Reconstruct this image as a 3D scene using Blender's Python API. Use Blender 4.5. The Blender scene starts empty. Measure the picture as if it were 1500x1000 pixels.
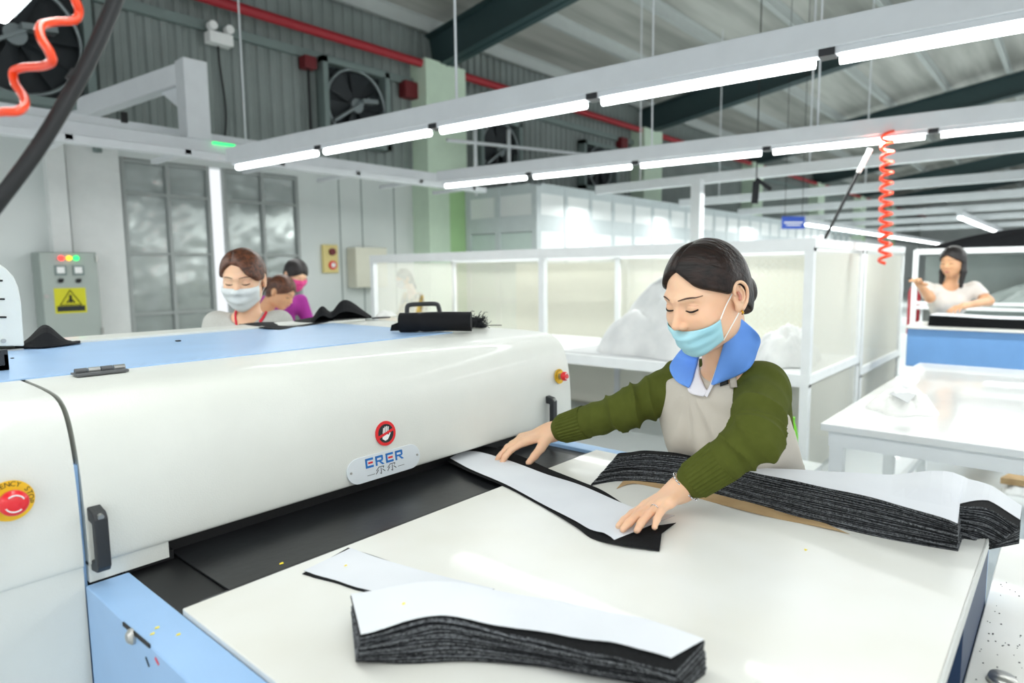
import bpy, math, random
import numpy as np
from mathutils import Vector
random.seed(7); rng = np.random.default_rng(7)
PI = math.pi

# ------------------------------------------------------------------ camera
F_PX = 950.0; CAM_Z = 1.42
YAW, PITCH, ROLL = map(math.radians, (41.0, 6.2, 0.65))
fw = np.array([math.cos(YAW)*math.cos(PITCH), math.sin(YAW)*math.cos(PITCH), -math.sin(PITCH)])
rt = np.array([math.sin(YAW), -math.cos(YAW), 0.0]); up = np.cross(rt, fw)
RT = rt*math.cos(ROLL)-up*math.sin(ROLL); UP = up*math.cos(ROLL)+rt*math.sin(ROLL)
CAM = np.array([0, 0, CAM_Z])
cd = bpy.data.cameras.new('camera'); cam = bpy.data.objects.new('camera', cd)
bpy.context.scene.collection.objects.link(cam)
cd.sensor_width = 36; cd.lens = F_PX/1500*36; cd.clip_start = .05; cd.clip_end = 200
from mathutils import Matrix
cam.matrix_world = Matrix([[RT[0], UP[0], -fw[0], CAM[0]], [RT[1], UP[1], -fw[1], CAM[1]], [RT[2], UP[2], -fw[2], CAM[2]], [0, 0, 0, 1]])
cd.dof.use_dof = True; cd.dof.focus_distance = 1.5; cd.dof.aperture_fstop = 2.6
S = bpy.context.scene; S.camera = cam
S.view_settings.view_transform = 'Standard'; S.view_settings.look = 'None'
S.view_settings.gamma = 1; S.view_settings.use_curve_mapping = False
S.view_settings.exposure = 0.15
# ------------------------------------------------------------------ world and lamps
w = bpy.data.worlds.new('world'); S.world = w; w.use_nodes = True
w.node_tree.nodes['Background'].inputs[0].default_value = (.93, .97, 1, 1)
w.node_tree.nodes['Background'].inputs[1].default_value = 0.95
def area(name, loc, sx, sy, power, col=(.97, 1, .98)):
    l = bpy.data.lights.new(name, 'AREA'); l.shape = 'RECTANGLE'; l.size = sx; l.size_y = sy
    l.energy = power; l.color = col
    o = bpy.data.objects.new(name, l); o.location = loc; S.collection.objects.link(o); return o
# one long lamp under each row of tubes (rows run along Y)
for X, y0, y1, z, pw in ((-4.6, -6, 6.5, 2.32, 100), (-2.1, -6, 6.5, 2.32, 90), (.4, -6, 6.5, 2.32, 62), (2.9, -6, 5.9, 2.26, 72),
                         (5.4, -6, 5.8, 2.3, 150), (7.9, -6, 5.4, 2.35, 170), (10.4, -6, 5.4, 2.35, 170), (14.5, -6, 5.4, 2.35, 260), (20, -6, 5.4, 2.35, 300), (28, -6, 5.4, 2.35, 420)):
    area('tube_row_light', (X, (y0+y1)/2, z), .12, y1-y0, pw)

# ------------------------------------------------------------------ helpers
def ray(x, y): return RT*(x-750)/F_PX+UP*(500-y)/F_PX+fw
def U(x, y, d): return CAM+ray(x, y)*d
def onz(x, y, z): r = ray(x, y); return CAM+r*(z-CAM_Z)/r[2]
def ony(x, y, Y): r = ray(x, y); return CAM+r*Y/r[1]
def onx(x, y, X): r = ray(x, y); return CAM+r*X/r[0]
V = lambda *a: np.array(a, float)
def nrm(v): v = np.asarray(v, float); return v/np.linalg.norm(v)
col = S.collection
def lin(c):
    if isinstance(c, str): c = [int(c[i:i+2], 16)/255 for i in (0, 2, 4)]
    return tuple((v/12.92 if v <= .04045 else ((v+.055)/1.055)**2.4) for v in c)+(1,)
def tag(o, label=None, cat=None, group=None, kind=None):
    if label: o['label'] = label
    if cat: o['category'] = cat
    if group: o['group'] = group
    if kind: o['kind'] = kind
    return o
def empty(name, loc=(0, 0, 0), label=None, cat=None, group=None):
    o = bpy.data.objects.new(name, None); o.empty_display_size = .1; o.location = tuple(float(v) for v in loc); col.objects.link(o)
    return tag(o, label, cat, group)
M = {}
def mat(name, c, rough=.6, metal=0, spec=.5, bump=0, bscale=50, var=0, vscale=8, c2=None, alpha=None, stretch=None, emit=0, coat=0, detail=3, sheen=0, sss=0, vlo=.35, vhi=.65):
    m = bpy.data.materials.new(name); m.use_nodes = True; nt = m.node_tree; b = nt.nodes['Principled BSDF']
    b.inputs['Base Color'].default_value = lin(c); b.inputs['Roughness'].default_value = rough
    b.inputs['Metallic'].default_value = metal; b.inputs['Specular IOR Level'].default_value = spec
    b.inputs['Coat Weight'].default_value = coat; b.inputs['Sheen Weight'].default_value = sheen
    if sss:
        b.inputs['Subsurface Weight'].default_value = sss; b.inputs['Subsurface Radius'].default_value = (.01, .004, .002); b.inputs['Subsurface Scale'].default_value = 1
    if emit:
        b.inputs['Emission Color'].default_value = lin(c); b.inputs['Emission Strength'].default_value = emit
    tc = nt.nodes.new('ShaderNodeTexCoord'); mp = nt.nodes.new('ShaderNodeMapping'); nt.links.new(tc.outputs['Object'], mp.inputs[0])
    if stretch: mp.inputs['Scale'].default_value = stretch
    n = nt.nodes.new('ShaderNodeTexNoise'); n.inputs['Scale'].default_value = vscale; n.inputs['Detail'].default_value = detail
    nt.links.new(mp.outputs[0], n.inputs['Vector'])
    r = nt.nodes.new('ShaderNodeValToRGB'); r.color_ramp.elements[0].position = vlo; r.color_ramp.elements[1].position = vhi
    base = lin(c)
    other = lin(c2) if c2 else tuple(v*(1-(var or .04)) for v in base[:3])+(1,)
    r.color_ramp.elements[0].color = other; r.color_ramp.elements[1].color = base
    nt.links.new(n.outputs['Fac'], r.inputs[0]); nt.links.new(r.outputs[0], b.inputs['Base Color'])
    if bump:
        n2 = nt.nodes.new('ShaderNodeTexNoise'); n2.inputs['Scale'].default_value = bscale; n2.inputs['Detail'].default_value = 2
        nt.links.new(mp.outputs[0], n2.inputs['Vector'])
        bp = nt.nodes.new('ShaderNodeBump'); bp.inputs['Strength'].default_value = min(1, bump); bp.inputs['Distance'].default_value = .002 if bump <= 1 else .002*bump
        nt.links.new(n2.outputs['Fac'], bp.inputs['Height']); nt.links.new(bp.outputs[0], b.inputs['Normal'])
    if alpha is not None: b.inputs['Alpha'].default_value = alpha
    M[name] = m; return m

mat('hood', 'e0e2db', .38, bump=.25, bscale=420, coat=.15)
mat('hoodside', 'dcded8', .38, bump=.25, bscale=420, coat=.15)
mat('bluepaint', '9cc2ec', .42, bump=.2, bscale=400, var=.05)
mat('bluetop', 'a6c8ee', .30, bump=.15, bscale=300, var=.05)
mat('navy', '1b3557', .5)
mat('table', 'e8e9e6', .33, bump=.08, bscale=30, c2='dfded6', vscale=3.0, coat=.1)
mat('tableedge', 'cfd2cf', .4)
mat('belt', '17181a', .30, c2='242628', vscale=5, bump=.15, bscale=60)
mat('blackmetal', '101113', .5)
mat('roller', '56585a', .45)
mat('blackplastic', '25282b', .42, bump=.3, bscale=500)
mat('darkgap', '08090a', .9)
mat('steel', 'b8b8b4', .3, metal=.9)
mat('redbtn', 'e8202a', .32, coat=.3)
mat('yellow', 'f2c21c', .5)
mat('black', '0b0c0d', .6)
mat('inkred', 'e01f26', .5); mat('inkblue', '1670bd', .5); mat('inkdark', '1c2226', .6); mat('white', 'f4f5f3', .5)
mat('plate', 'dfe6ea', .32, metal=.15)
mat('wool', '17181b', .9, c2='0d0e0f', vscale=300, bump=.5, bscale=600, spec=.2)
mat('wooledge', '2a2c2f', 1, c2='0c0d0f', vscale=260, bump=1, bscale=700, detail=5, spec=.2)
mat('stickeryellow', 'd6d21c', .5)
mat('wooledge2', '85898c', 1, c2='1c1e20', vscale=330, bump=1, bscale=700, detail=5, vlo=.42, vhi=.7)
mat('interfacing', 'e2e5ea', .85, c2='d9dce2', vscale=4, bump=.15, bscale=700)
mat('interedge', '8d9195', .9, c2='26282b', vscale=150)
mat('interinner', '85898e', .9, c2='2a2c30', vscale=160)
mat('kraft', 'c4a67c', .85, c2='b3946a', vscale=12)
mat('blackcloth', '141518', .8, bump=.5, bscale=500, spec=.25)
mat('fuzz', '15161a', .95, c2='303236', vscale=200, bump=1, bscale=300)
mat('whitesteel', 'e9ecec', .42)
mat('whitechannel', 'dfe3e6', .4)
mat('tube', 'fbffff', .4, emit=5.5)
mat('clad', '8b9491', .55, metal=.1, c2='808986', vscale=2)
mat('wallpanel', 'dde2e0', .6, c2='d3dad8', vscale=1.2)
mat('walllight', 'e6e9e7', .6)
mat('gate', 'a8b0ad', .19, c2='9aa29f', vscale=1.5, bump=22, bscale=2.0, metal=.35)
mat('gatebar', 'a4aaa8', .5)
mat('palegreen', 'cfe3cd', .6); mat('green', 'acd39a', .6)
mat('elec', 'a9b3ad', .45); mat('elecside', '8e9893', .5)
mat('floor', 'dde2e2', .28, c2='d3d9d9', vscale=.8, coat=.1)
mat('roofsheet', 'b9bab4', .5, metal=.15, c2='94958f', vscale=1.2, stretch=(.25, 3, 1), bump=3, bscale=5)
mat('purlin', 'bcc2c0', .5); mat('rafter', '2f4446', .5)
mat('redpipe', 'a6222e', .45); mat('darkred', '6d1a20', .5); mat('girt', '7d8c89', .5, metal=.2)
mat('fandark', '20262a', .6); mat('fanmetal', '8f9899', .35, metal=.6)
mat('cream', 'dddccb', .6); mat('officepanel', 'c9d9d4', .45); mat('officeframe', 'c9d2d4', .45)
mat('officeglass', 'f6f9f9', .45, c2='e8ecec', vscale=.7)
mat('worktop', 'eceeec', .16, coat=.4)
mat('lint', 'f2f2ee', .95, bump=1, bscale=60)
mat('orange', 'ff4a17', .35, coat=.3)
mat('cable', '17191b', .45); mat('signblue', '2b53b8', .5)
mat('bluemachine', '6f9fd6', .45)
mat('skin', 'efc6a5', .48, c2='e8b795', vscale=14, sss=.25, bump=.12, bscale=350, vlo=.3, vhi=.7)
mat('skin_tan', 'e0ad84', .5, c2='d49f78', vscale=10, sss=.1)
mat('lip', 'cf8a78', .45)
mat('hair', '2a1c17', .45, c2='130c0a', vscale=6, bump=1, bscale=9, stretch=(14, 2.0, 14), spec=.3, detail=4)
mat('hairbrown', '6a3d25', .42, c2='3c2115', vscale=6, bump=1, bscale=9, stretch=(14, 2, 14), detail=4)
mat('hairdark', '1f1818', .5, c2='120d0d', vscale=6, stretch=(14, 2, 14))
mat('hairline', '5b4236', .7)
mat('sweater', '535a26', .95, c2='4f5623', vscale=40, bump=.35, bscale=600, spec=.12)
mat('apron', 'cdc6ba', .85, c2='c6bfb3', vscale=6, bump=.3, bscale=500)
mat('apronstrap', 'b9b1a4', .85)
mat('collar', '6ea3f5', .75, c2='679cf0', vscale=10, bump=.2, bscale=500)
mat('whiteshirt', 'eceaf0', .8)
mat('trouser', '2b2f3a', .9); mat('shoe', '1d1d1f', .5)
mat('maskblue', 'b2e0ea', .7, c2='9fd5e3', vscale=9, bump=.2, bscale=500)
mat('maskwhite', 'e3e8e8', .75, c2='d5dcde', vscale=8); mat('maskpink', 'e04a90', .75); mat('maskpale', 'dcd6de', .75)
mat('greyshirt', 'c4c4bf', .9, c2='bcbcb6', vscale=200, bump=.5, bscale=400)
mat('redtrim', 'd92f45', .8); mat('purple', '9a2a8c', .85); mat('redshirt', 'd83455', .85); mat('cream_tee', 'e3ddd6', .85)
mat('floral', '4a4440', .85, c2='c9a84a', vscale=14)
mat('silver', 'd9d9dd', .2, metal=1); mat('gold', 'd9a93a', .25, metal=1)
mat('yellowbit', 'ffe83a', .6); mat('lime', '7fe02a', .5)
mat('ledr', 'ff3a34', .4, emit=2); mat('ledy', 'ffb92a', .4, emit=2); mat('ledg', '1fe06a', .4, emit=2)
mat('boxyellow', 'e0cf8a', .6)
mat('whitecloth', 'e6e7e6', .9, c2='d6d8d8', vscale=5, bump=.5, bscale=40); mat('greycloth', 'c6c8c9', .9)
mat('haze', 'dddccb', .7)
# fine wire mesh panels: cream threads with open holes between
def meshmat(name, c, scale, hole):
    m = bpy.data.materials.new(name); m.use_nodes = True; nt = m.node_tree; b = nt.nodes['Principled BSDF']
    b.inputs['Base Color'].default_value = lin(c); b.inputs['Roughness'].default_value = .6
    tc = nt.nodes.new('ShaderNodeTexCoord'); sx = nt.nodes.new('ShaderNodeSeparateXYZ'); nt.links.new(tc.outputs['Object'], sx.inputs[0])
    def mth(op, a, b_=None):
        n = nt.nodes.new('ShaderNodeMath'); n.operation = op
        for i, v in enumerate((a, b_)):
            if v is None: continue
            if isinstance(v, (int, float)): n.inputs[i].default_value = v
            else: nt.links.new(v, n.inputs[i])
        return n.outputs[0]
    a = mth('ADD', sx.outputs[0], sx.outputs[1])
    u = mth('ADD', a, sx.outputs[2]); v = mth('SUBTRACT', a, sx.outputs[2])
    gu = mth('ABSOLUTE', mth('SUBTRACT', mth('FRACT', mth('MULTIPLY', u, scale)), .5))
    gv = mth('ABSOLUTE', mth('SUBTRACT', mth('FRACT', mth('MULTIPLY', v, scale)), .5))
    h = mth('LESS_THAN', mth('MAXIMUM', gu, gv), hole/2)
    al = mth('SUBTRACT', 1, h); nt.links.new(al, b.inputs['Alpha'])
    M[name] = m
meshmat('wiremesh', 'e4e3d4', 62, .60)
meshmat('wiremesh_dense', 'e6e6dc', 62, .66)

meshmat('wiremesh_low', 'eeeddf', 62, .30)
class MB:
    def __init__(s): s.v = []; s.f = []; s.m = []
    def add(s, vs, fs, mi=0):
        o = len(s.v); s.v += [tuple(map(float, p)) for p in vs]; s.f += [tuple(i+o for i in f) for f in fs]; s.m += [mi]*len(fs); return s
    def box(s, a, b, mi=0):
        x0, y0, z0 = np.minimum(a, b); x1, y1, z1 = np.maximum(a, b)
        return s.add([(x0, y0, z0), (x1, y0, z0), (x1, y1, z0), (x0, y1, z0), (x0, y0, z1), (x1, y0, z1), (x1, y1, z1), (x0, y1, z1)],
                     [(3, 2, 1, 0), (4, 5, 6, 7), (0, 1, 5, 4), (1, 2, 6, 5), (2, 3, 7, 6), (3, 0, 4, 7)], mi)
    def bar(s, p, q, w_, h, upv=(0, 0, 1), mi=0):
        p = V(*p); q = V(*q); d = nrm(q-p); a = np.cross(d, upv)
        if np.linalg.norm(a) < 1e-4: a = V(1, 0, 0)
        a = nrm(a); b = np.cross(a, d)
        vs = [e+a*sx*w_/2+b*sy*h/2 for e in (p, q) for sx, sy in ((-1, -1), (1, -1), (1, 1), (-1, 1))]
        return s.add(vs, [(0, 1, 2, 3), (7, 6, 5, 4), (0, 4, 5, 1), (1, 5, 6, 2), (2, 6, 7, 3), (3, 7, 4, 0)], mi)
    def tube(s, pts, r, n=8, cap=True, mi=0, closed=False):
        pts = [V(*p) for p in pts]; rs = r if hasattr(r, '__len__') else [r]*len(pts); N = len(pts); rings = []
        t0 = nrm(pts[1]-pts[0]); a = np.cross(t0, (0, 0, 1))
        if np.linalg.norm(a) < 1e-3: a = np.cross(t0, (1, 0, 0))
        a = nrm(a)
        for i in range(N):
            if closed: t = nrm(pts[(i+1) % N]-pts[i-1])
            else: t = nrm(pts[min(i+1, N-1)]-pts[max(i-1, 0)])
            a = nrm(a-t*np.dot(a, t)); b = np.cross(t, a)
            rings += [pts[i]+(a*math.cos(2*PI*k/n)+b*math.sin(2*PI*k/n))*rs[i] for k in range(n)]
        fs = []
        for i in range(N if closed else N-1):
            for k in range(n):
                j = (i+1) % N; fs.append((i*n+k, i*n+(k+1) % n, j*n+(k+1) % n, j*n+k))
        if cap and not closed: fs += [tuple(range(n))[::-1], tuple((N-1)*n+k for k in range(n))]
        return s.add(rings, fs, mi)
    def prism(s, poly, off, mi=0):
        poly = [V(*p) for p in poly]; n = len(poly); off = V(*off)
        return s.add(poly+[p+off for p in poly], [tuple(range(n))[::-1], tuple(range(n, 2*n))]+[(i, (i+1) % n, n+(i+1) % n, n+i) for i in range(n)], mi)
    def build(s, name, m, parent=None, smooth=False, bevel=0, seg=2, mats=None, loc=None, **tg):
        me = bpy.data.meshes.new(name); vs = s.v
        pl = V(0, 0, 0)
        if parent is not None:
            q = parent
            while q is not None: pl = pl+np.array(q.location); q = q.parent
        if loc is not None: pl = pl+0; vs = [tuple(V(*p)-pl-V(*loc)) for p in vs]
        elif parent is not None: vs = [tuple(V(*p)-pl) for p in vs]
        me.from_pydata(vs, [], s.f)
        for x in (mats or [m]): me.materials.append(M[x] if isinstance(x, str) else x)
        if mats:
            me.polygons.foreach_set('material_index', s.m)
        if smooth: me.polygons.foreach_set('use_smooth', [True]*len(me.polygons))
        me.update()
        o = bpy.data.objects.new(name, me); col.objects.link(o)
        if loc is not None: o.location = tuple(map(float, loc))
        if parent is not None: o.parent = parent
        if bevel:
            bv = o.modifiers.new('bevel', 'BEVEL'); bv.width = bevel; bv.segments = seg; bv.limit_method = 'ANGLE'; bv.angle_limit = .6
            if smooth or seg > 1:
                me.polygons.foreach_set('use_smooth', [True]*len(me.polygons))
                wn = o.modifiers.new('wn', 'WEIGHTED_NORMAL')
        if tg: tag(o, **tg)
        return o
def boxo(name, a, b, m, parent=None, bevel=0, **tg): return MB().box(a, b).build(name, m, parent, bevel=bevel, **tg)
def struct(o): o['kind'] = 'structure'; return o
def copy_tree(o, parent=None):
    c = o.copy(); col.objects.link(c); c.parent = parent
    for ch in list(o.children): copy_tree(ch, c)
    return c

# ------------------------------------------------------------------ implicit surfaces
def smin(a, b, k):
    h = np.clip(.5+.5*(b-a)/k, 0, 1); return b*(1-h)+a*h-k*h*(1-h)
def smax(a, b, k): return -smin(-a, -b, k)
def cap(p, a, b, ra, rb=None, disp=None):
    a = V(*a); b = V(*b); rb = ra if rb is None else rb; ab = b-a
    t = np.clip((p-a)@ab/(ab@ab), 0, 1); d = np.linalg.norm(p-a-t[:, None]*ab, axis=1)
    r = ra+(rb-ra)*t
    if disp is not None: r = r+disp(p, t)
    return d-r
def ell(p, c, r, Mx=None):
    q = p-V(*c)
    if Mx is not None: q = q@Mx
    r = V(*r); k0 = np.linalg.norm(q/r, axis=1); k1 = np.linalg.norm(q/(r*r), axis=1)+1e-9
    return k0*(k0-1)/k1
def polycap(p, pts, rs, k=.01):
    d = None
    for i in range(len(pts)-1):
        e = cap(p, pts[i], pts[i+1], rs[i], rs[i+1]); d = e if d is None else smin(d, e, k)
    return d
def mesh_sdf(f, lo, hi, h):
    B = 4; lo = V(*lo); hi = V(*hi); nb = np.ceil((hi-lo)/(B*h)).astype(int)+1; n = nb*B
    bi = np.stack(np.meshgrid(*[np.arange(k) for k in nb], indexing='ij'), -1).reshape(-1, 3)
    cen = lo+(bi*B+(B-1)/2)*h
    val = np.concatenate([f(c) for c in np.array_split(cen, max(1, len(cen)//200000))])
    act = np.abs(val) < B*h*1.6
    A = np.repeat(np.repeat(np.repeat(val.reshape(nb), B, 0), B, 1), B, 2).astype(np.float32)
    off = np.stack(np.meshgrid(*[np.arange(B)]*3, indexing='ij'), -1).reshape(-1, 3)
    idx = (bi[act][:, None, :]*B+off[None]).reshape(-1, 3)
    fv = np.concatenate([f(lo+c*h) for c in np.array_split(idx, max(1, len(idx)//200000))])
    A[idx[:, 0], idx[:, 1], idx[:, 2]] = fv
    sg = A < 0; st = np.array([n[1]*n[2], n[2], 1], dtype=np.int64)
    cells = []; pts = []; quads = []
    for ax in range(3):
        s0 = [slice(None)]*3; s1 = [slice(None)]*3; s0[ax] = slice(0, -1); s1[ax] = slice(1, None)
        e = np.argwhere(sg[tuple(s0)] != sg[tuple(s1)])
        b_, c_ = [(1, 2), (2, 0), (0, 1)][ax]
        e = e[(e[:, b_] > 0) & (e[:, c_] > 0)]
        e2 = e.copy(); e2[:, ax] += 1
        v0 = A[e[:, 0], e[:, 1], e[:, 2]]; v1 = A[e2[:, 0], e2[:, 1], e2[:, 2]]
        P = e.astype(float); P[:, ax] += v0/(v0-v1)
        base = e@st; sb = st[b_]; sc = st[c_]
        q = np.stack([base-sb-sc, base-sc, base, base-sb], 1)
        inv = v0 >= 0
        q[inv] = q[inv][:, ::-1]
        quads.append(q)
        for k in range(4): cells.append(q[:, k]); pts.append(P)
    cells = np.concatenate(cells); pts = np.concatenate(pts); quads = np.concatenate(quads)
    uq, inv = np.unique(cells, return_inverse=True); cnt = np.bincount(inv)
    vs = np.stack([np.bincount(inv, pts[:, k])/cnt for k in range(3)], 1)*h+lo
    fs = np.searchsorted(uq, quads)
    return vs, fs
def sdf_obj(name, f, lo, hi, h, m, parent=None, smooth_it=0, **tg):
    vs, fs = mesh_sdf(f, lo, hi, h)
    if len(fs) == 0: print('EMPTY SDF', name); 
    pl = V(0, 0, 0); q = parent
    while q is not None: pl = pl+np.array(q.location); q = q.parent
    me = bpy.data.meshes.new(name); me.vertices.add(len(vs)); me.vertices.foreach_set('co', (vs-pl).astype(np.float32).ravel())
    me.loops.add(len(fs)*4); me.loops.foreach_set('vertex_index', fs.astype(np.int32).ravel())
    me.polygons.add(len(fs)); me.polygons.foreach_set('loop_start', np.arange(0, len(fs)*4, 4, dtype=np.int32)); me.polygons.foreach_set('loop_total', np.full(len(fs), 4, np.int32))
    me.polygons.foreach_set('use_smooth', [True]*len(fs)); me.update(calc_edges=True); me.validate()
    me.materials.append(M[m])
    o = bpy.data.objects.new(name, me); col.objects.link(o)
    if parent is not None: o.parent = parent
    if smooth_it:
        sm = o.modifiers.new('smooth', 'SMOOTH'); sm.iterations = smooth_it; sm.factor = .5
    if tg: tag(o, **tg)
    return o
def march(f, o, d, far=3.0, tmin=0.0):
    """first hit of rays o + t d on f=0 (NaN where missed)"""
    o = np.atleast_2d(o).astype(float); d = np.atleast_2d(d).astype(float); d = d/np.linalg.norm(d, axis=1)[:, None]
    if len(o) == 1: o = np.repeat(o, len(d), 0)
    t = np.full(len(d), tmin); 
    for _ in range(90):
        v = f(o+d*t[:, None]); t = t+v*.8
        t = np.minimum(t, far)
    ok = (np.abs(f(o+d*t[:, None])) < .002)
    return o+d*t[:, None], ok, t
def sdf_normal(f, p, e=.004):
    g = np.stack([f(p+V(*([e if k == i else 0 for k in range(3)])))-f(p-V(*([e if k == i else 0 for k in range(3)]))) for i in range(3)], 1)
    return g/(np.linalg.norm(g, axis=1)[:, None]+1e-9)
def interp(pts, n):
    """resample polyline smoothly (Catmull-Rom) to n points"""
    P = np.array(pts, float); k = len(P); t = np.linspace(0, k-1, n); out = []
    for s in t:
        i = min(int(s), k-2); u = s-i; p1, p2 = P[i], P[i+1]; p0 = P[max(i-1, 0)]; p3 = P[min(i+2, k-1)]
        out.append(.5*((2*p1)+(-p0+p2)*u+(2*p0-5*p1+4*p2-p3)*u*u+(-p0+3*p1-3*p2+p3)*u**3))
    return np.array(out)
def slab(mb, G, nrmv, th, mi_top=0, mi_side=0, mi_bot=0):
    """grid G (a,b,3) of top points, thickness th along -nrmv (vector or grid)"""
    a, b = G.shape[:2]; T = G.reshape(-1, 3); Bt = (G-np.asarray(nrmv)*th).reshape(-1, 3); n = a*b
    mb.add(list(T)+list(Bt), [], 0); o = len(mb.v)-2*n
    def af(f, mi): mb.f.append(tuple(i+o for i in f)); mb.m.append(mi)
    for i in range(a-1):
        for j in range(b-1):
            q = (i*b+j, (i+1)*b+j, (i+1)*b+j+1, i*b+j+1); af(q, mi_top); af(tuple(n+x for x in q[::-1]), mi_bot)
    per = [(i, 0) for i in range(a)]+[(a-1, j) for j in range(1, b)]+[(i, b-1) for i in range(a-2, -1, -1)]+[(0, j) for j in range(b-2, 0, -1)]
    for k in range(len(per)):
        p, q = per[k], per[(k+1) % len(per)]; p = p[0]*b+p[1]; q = q[0]*b+q[1]; af((q, p, n+p, n+q), mi_side)

# ------------------------------------------------------------------ THE SETTING
WY = 7.3
struct(boxo('floor', (-6, -12, -.1), (46, WY+.3, 0), 'floor'))
# lower wall, pieces round the gate
gx0, gx1, gz = 2.45, 4.42, 2.6
for a, b in (((-6, WY, 0), (gx0, WY+.15, 2.72)), ((gx1, WY, 0), (46, WY+.15, 2.72)), ((gx0, WY, gz), (gx1, WY+.15, 2.72))):
    struct(boxo('wall_left', a, b, 'wallpanel'))
mb = MB()
for x in (5.0, 5.35, 5.9, 9, 11): mb.box((x, WY-.006, 0), (x+.012, WY, 2.7))
struct(mb.build('trim_1', 'girt'))
struct(boxo('trim_2', (1.98, WY-.05, 0), (gx0-.02, WY, 2.7), 'walllight'))
# corrugated upper wall
mb = MB(); x = -6.0; k = 0; vs = []; fs = []
while x < 46:
    for dx, dy in ((0, 0), (.055, 0), (.075, -.028), (.13, -.028), (.15, 0)): vs.append((x+dx, WY+dy, 2.7)); vs.append((x+dx, WY+dy, 5.1))
    x += .15
nn = len(vs)//2
fs = [(2*i, 2*i+2, 2*i+3, 2*i+1) for i in range(nn-1)]
o = MB().add(vs, fs).build('wall_left_cladding', 'clad'); struct(o); o.name = 'wall_left.003'
so = o.modifiers.new('t', 'SOLIDIFY'); so.thickness = .02
struct(boxo('wall_back', (45.8, -12, 0), (46, WY, 6.5), 'wallpanel'))
# roof
RZ0, RS = 4.98, .145
def roofz(y): return RZ0+(WY-y)*RS
struct(MB().prism([(-6, WY+.1, roofz(WY+.1)), (46, WY+.1, roofz(WY+.1)), (46, -12, roofz(-12)), (-6, -12, roofz(-12))], (0, 0, .06)).build('ceiling', 'roofsheet'))
y = WY-.12; i = 0
while y > -8:
    z = roofz(y)
    m_ = MB().box((-6, y-.035, z-.2), (46, y+.035, z-.18)).box((-6, y-.005, z-.2), (46, y+.005, z)).box((-6, y-.035, z-.02), (46, y+.035, z))
    o = struct(m_.build('trim_%d' % (10+i), 'purlin')); y -= 1.15; i += 1
for k in range(7):
    X = .65+6*k
    for (d0, d1, w_) in ((0, .02, .18), (.02, .6, .02), (.6, .62, .18)):
        pass
    deep = lambda y: .68-.02*max(0, WY-y)
    poly = [(WY, roofz(WY)-.2), (-10, roofz(-10)-.2), (-10, roofz(-10)-.2-.45), (WY-.1, roofz(WY)-.2-.5)]
    mm = MB().prism([(X-.01, a, b) for a, b in poly], (.02, 0, 0))
    for (za, zb) in ((0, -.02), (-.48, -.5)):
        p = [(WY, roofz(WY)-.2+za), (-10, roofz(-10)-.2+za*.9), (-10, roofz(-10)-.2+zb*.9), (WY, roofz(WY)-.2+zb)]
        mm.prism([(X-.12, a, b) for a, b in p], (.24, 0, 0))
    struct(mm.build('trim_%d' % (40+k), 'rafter'))
    if k:
        c = X-.05
        mm = MB().box((c-.35, WY-.35, 0), (c+.42, WY, 4.35), 0).box((c+.05, WY-.36, 0), (c+.4, WY-.352, 2.7), 1)
        struct(mm.build('trim_%d' % (50+k), None, mats=['palegreen', 'green']))
struct(boxo('trim_3', (-6, WY-.09, 4.02), (46, WY-.03, 4.12), 'girt'))
# gate
door = struct(empty('door_1', (gx0, WY, 0)))
sl0 = ony(309, 300, WY)[0]; sl1 = ony(328, 300, WY)[0]
for (a, b) in ((gx0, sl0), (sl1, gx1)):
    leaf = MB().box((a, WY+.03, 0.02), (b, WY+.05, gz)).build('door_leaf', 'gate', door)
    mm = MB()
    for xx in np.linspace(a+.02, b-.02, 3): mm.box((xx-.018, WY-.01, 0.02), (xx+.018, WY+.03, gz))
    for zz in (.03, .41, 1.02, 1.64, 2.25, gz-.03): mm.box((a, WY-.006, zz-.015), (b, WY+.03, zz+.015))
    mm.build('door_frame', 'gatebar', door)
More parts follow.
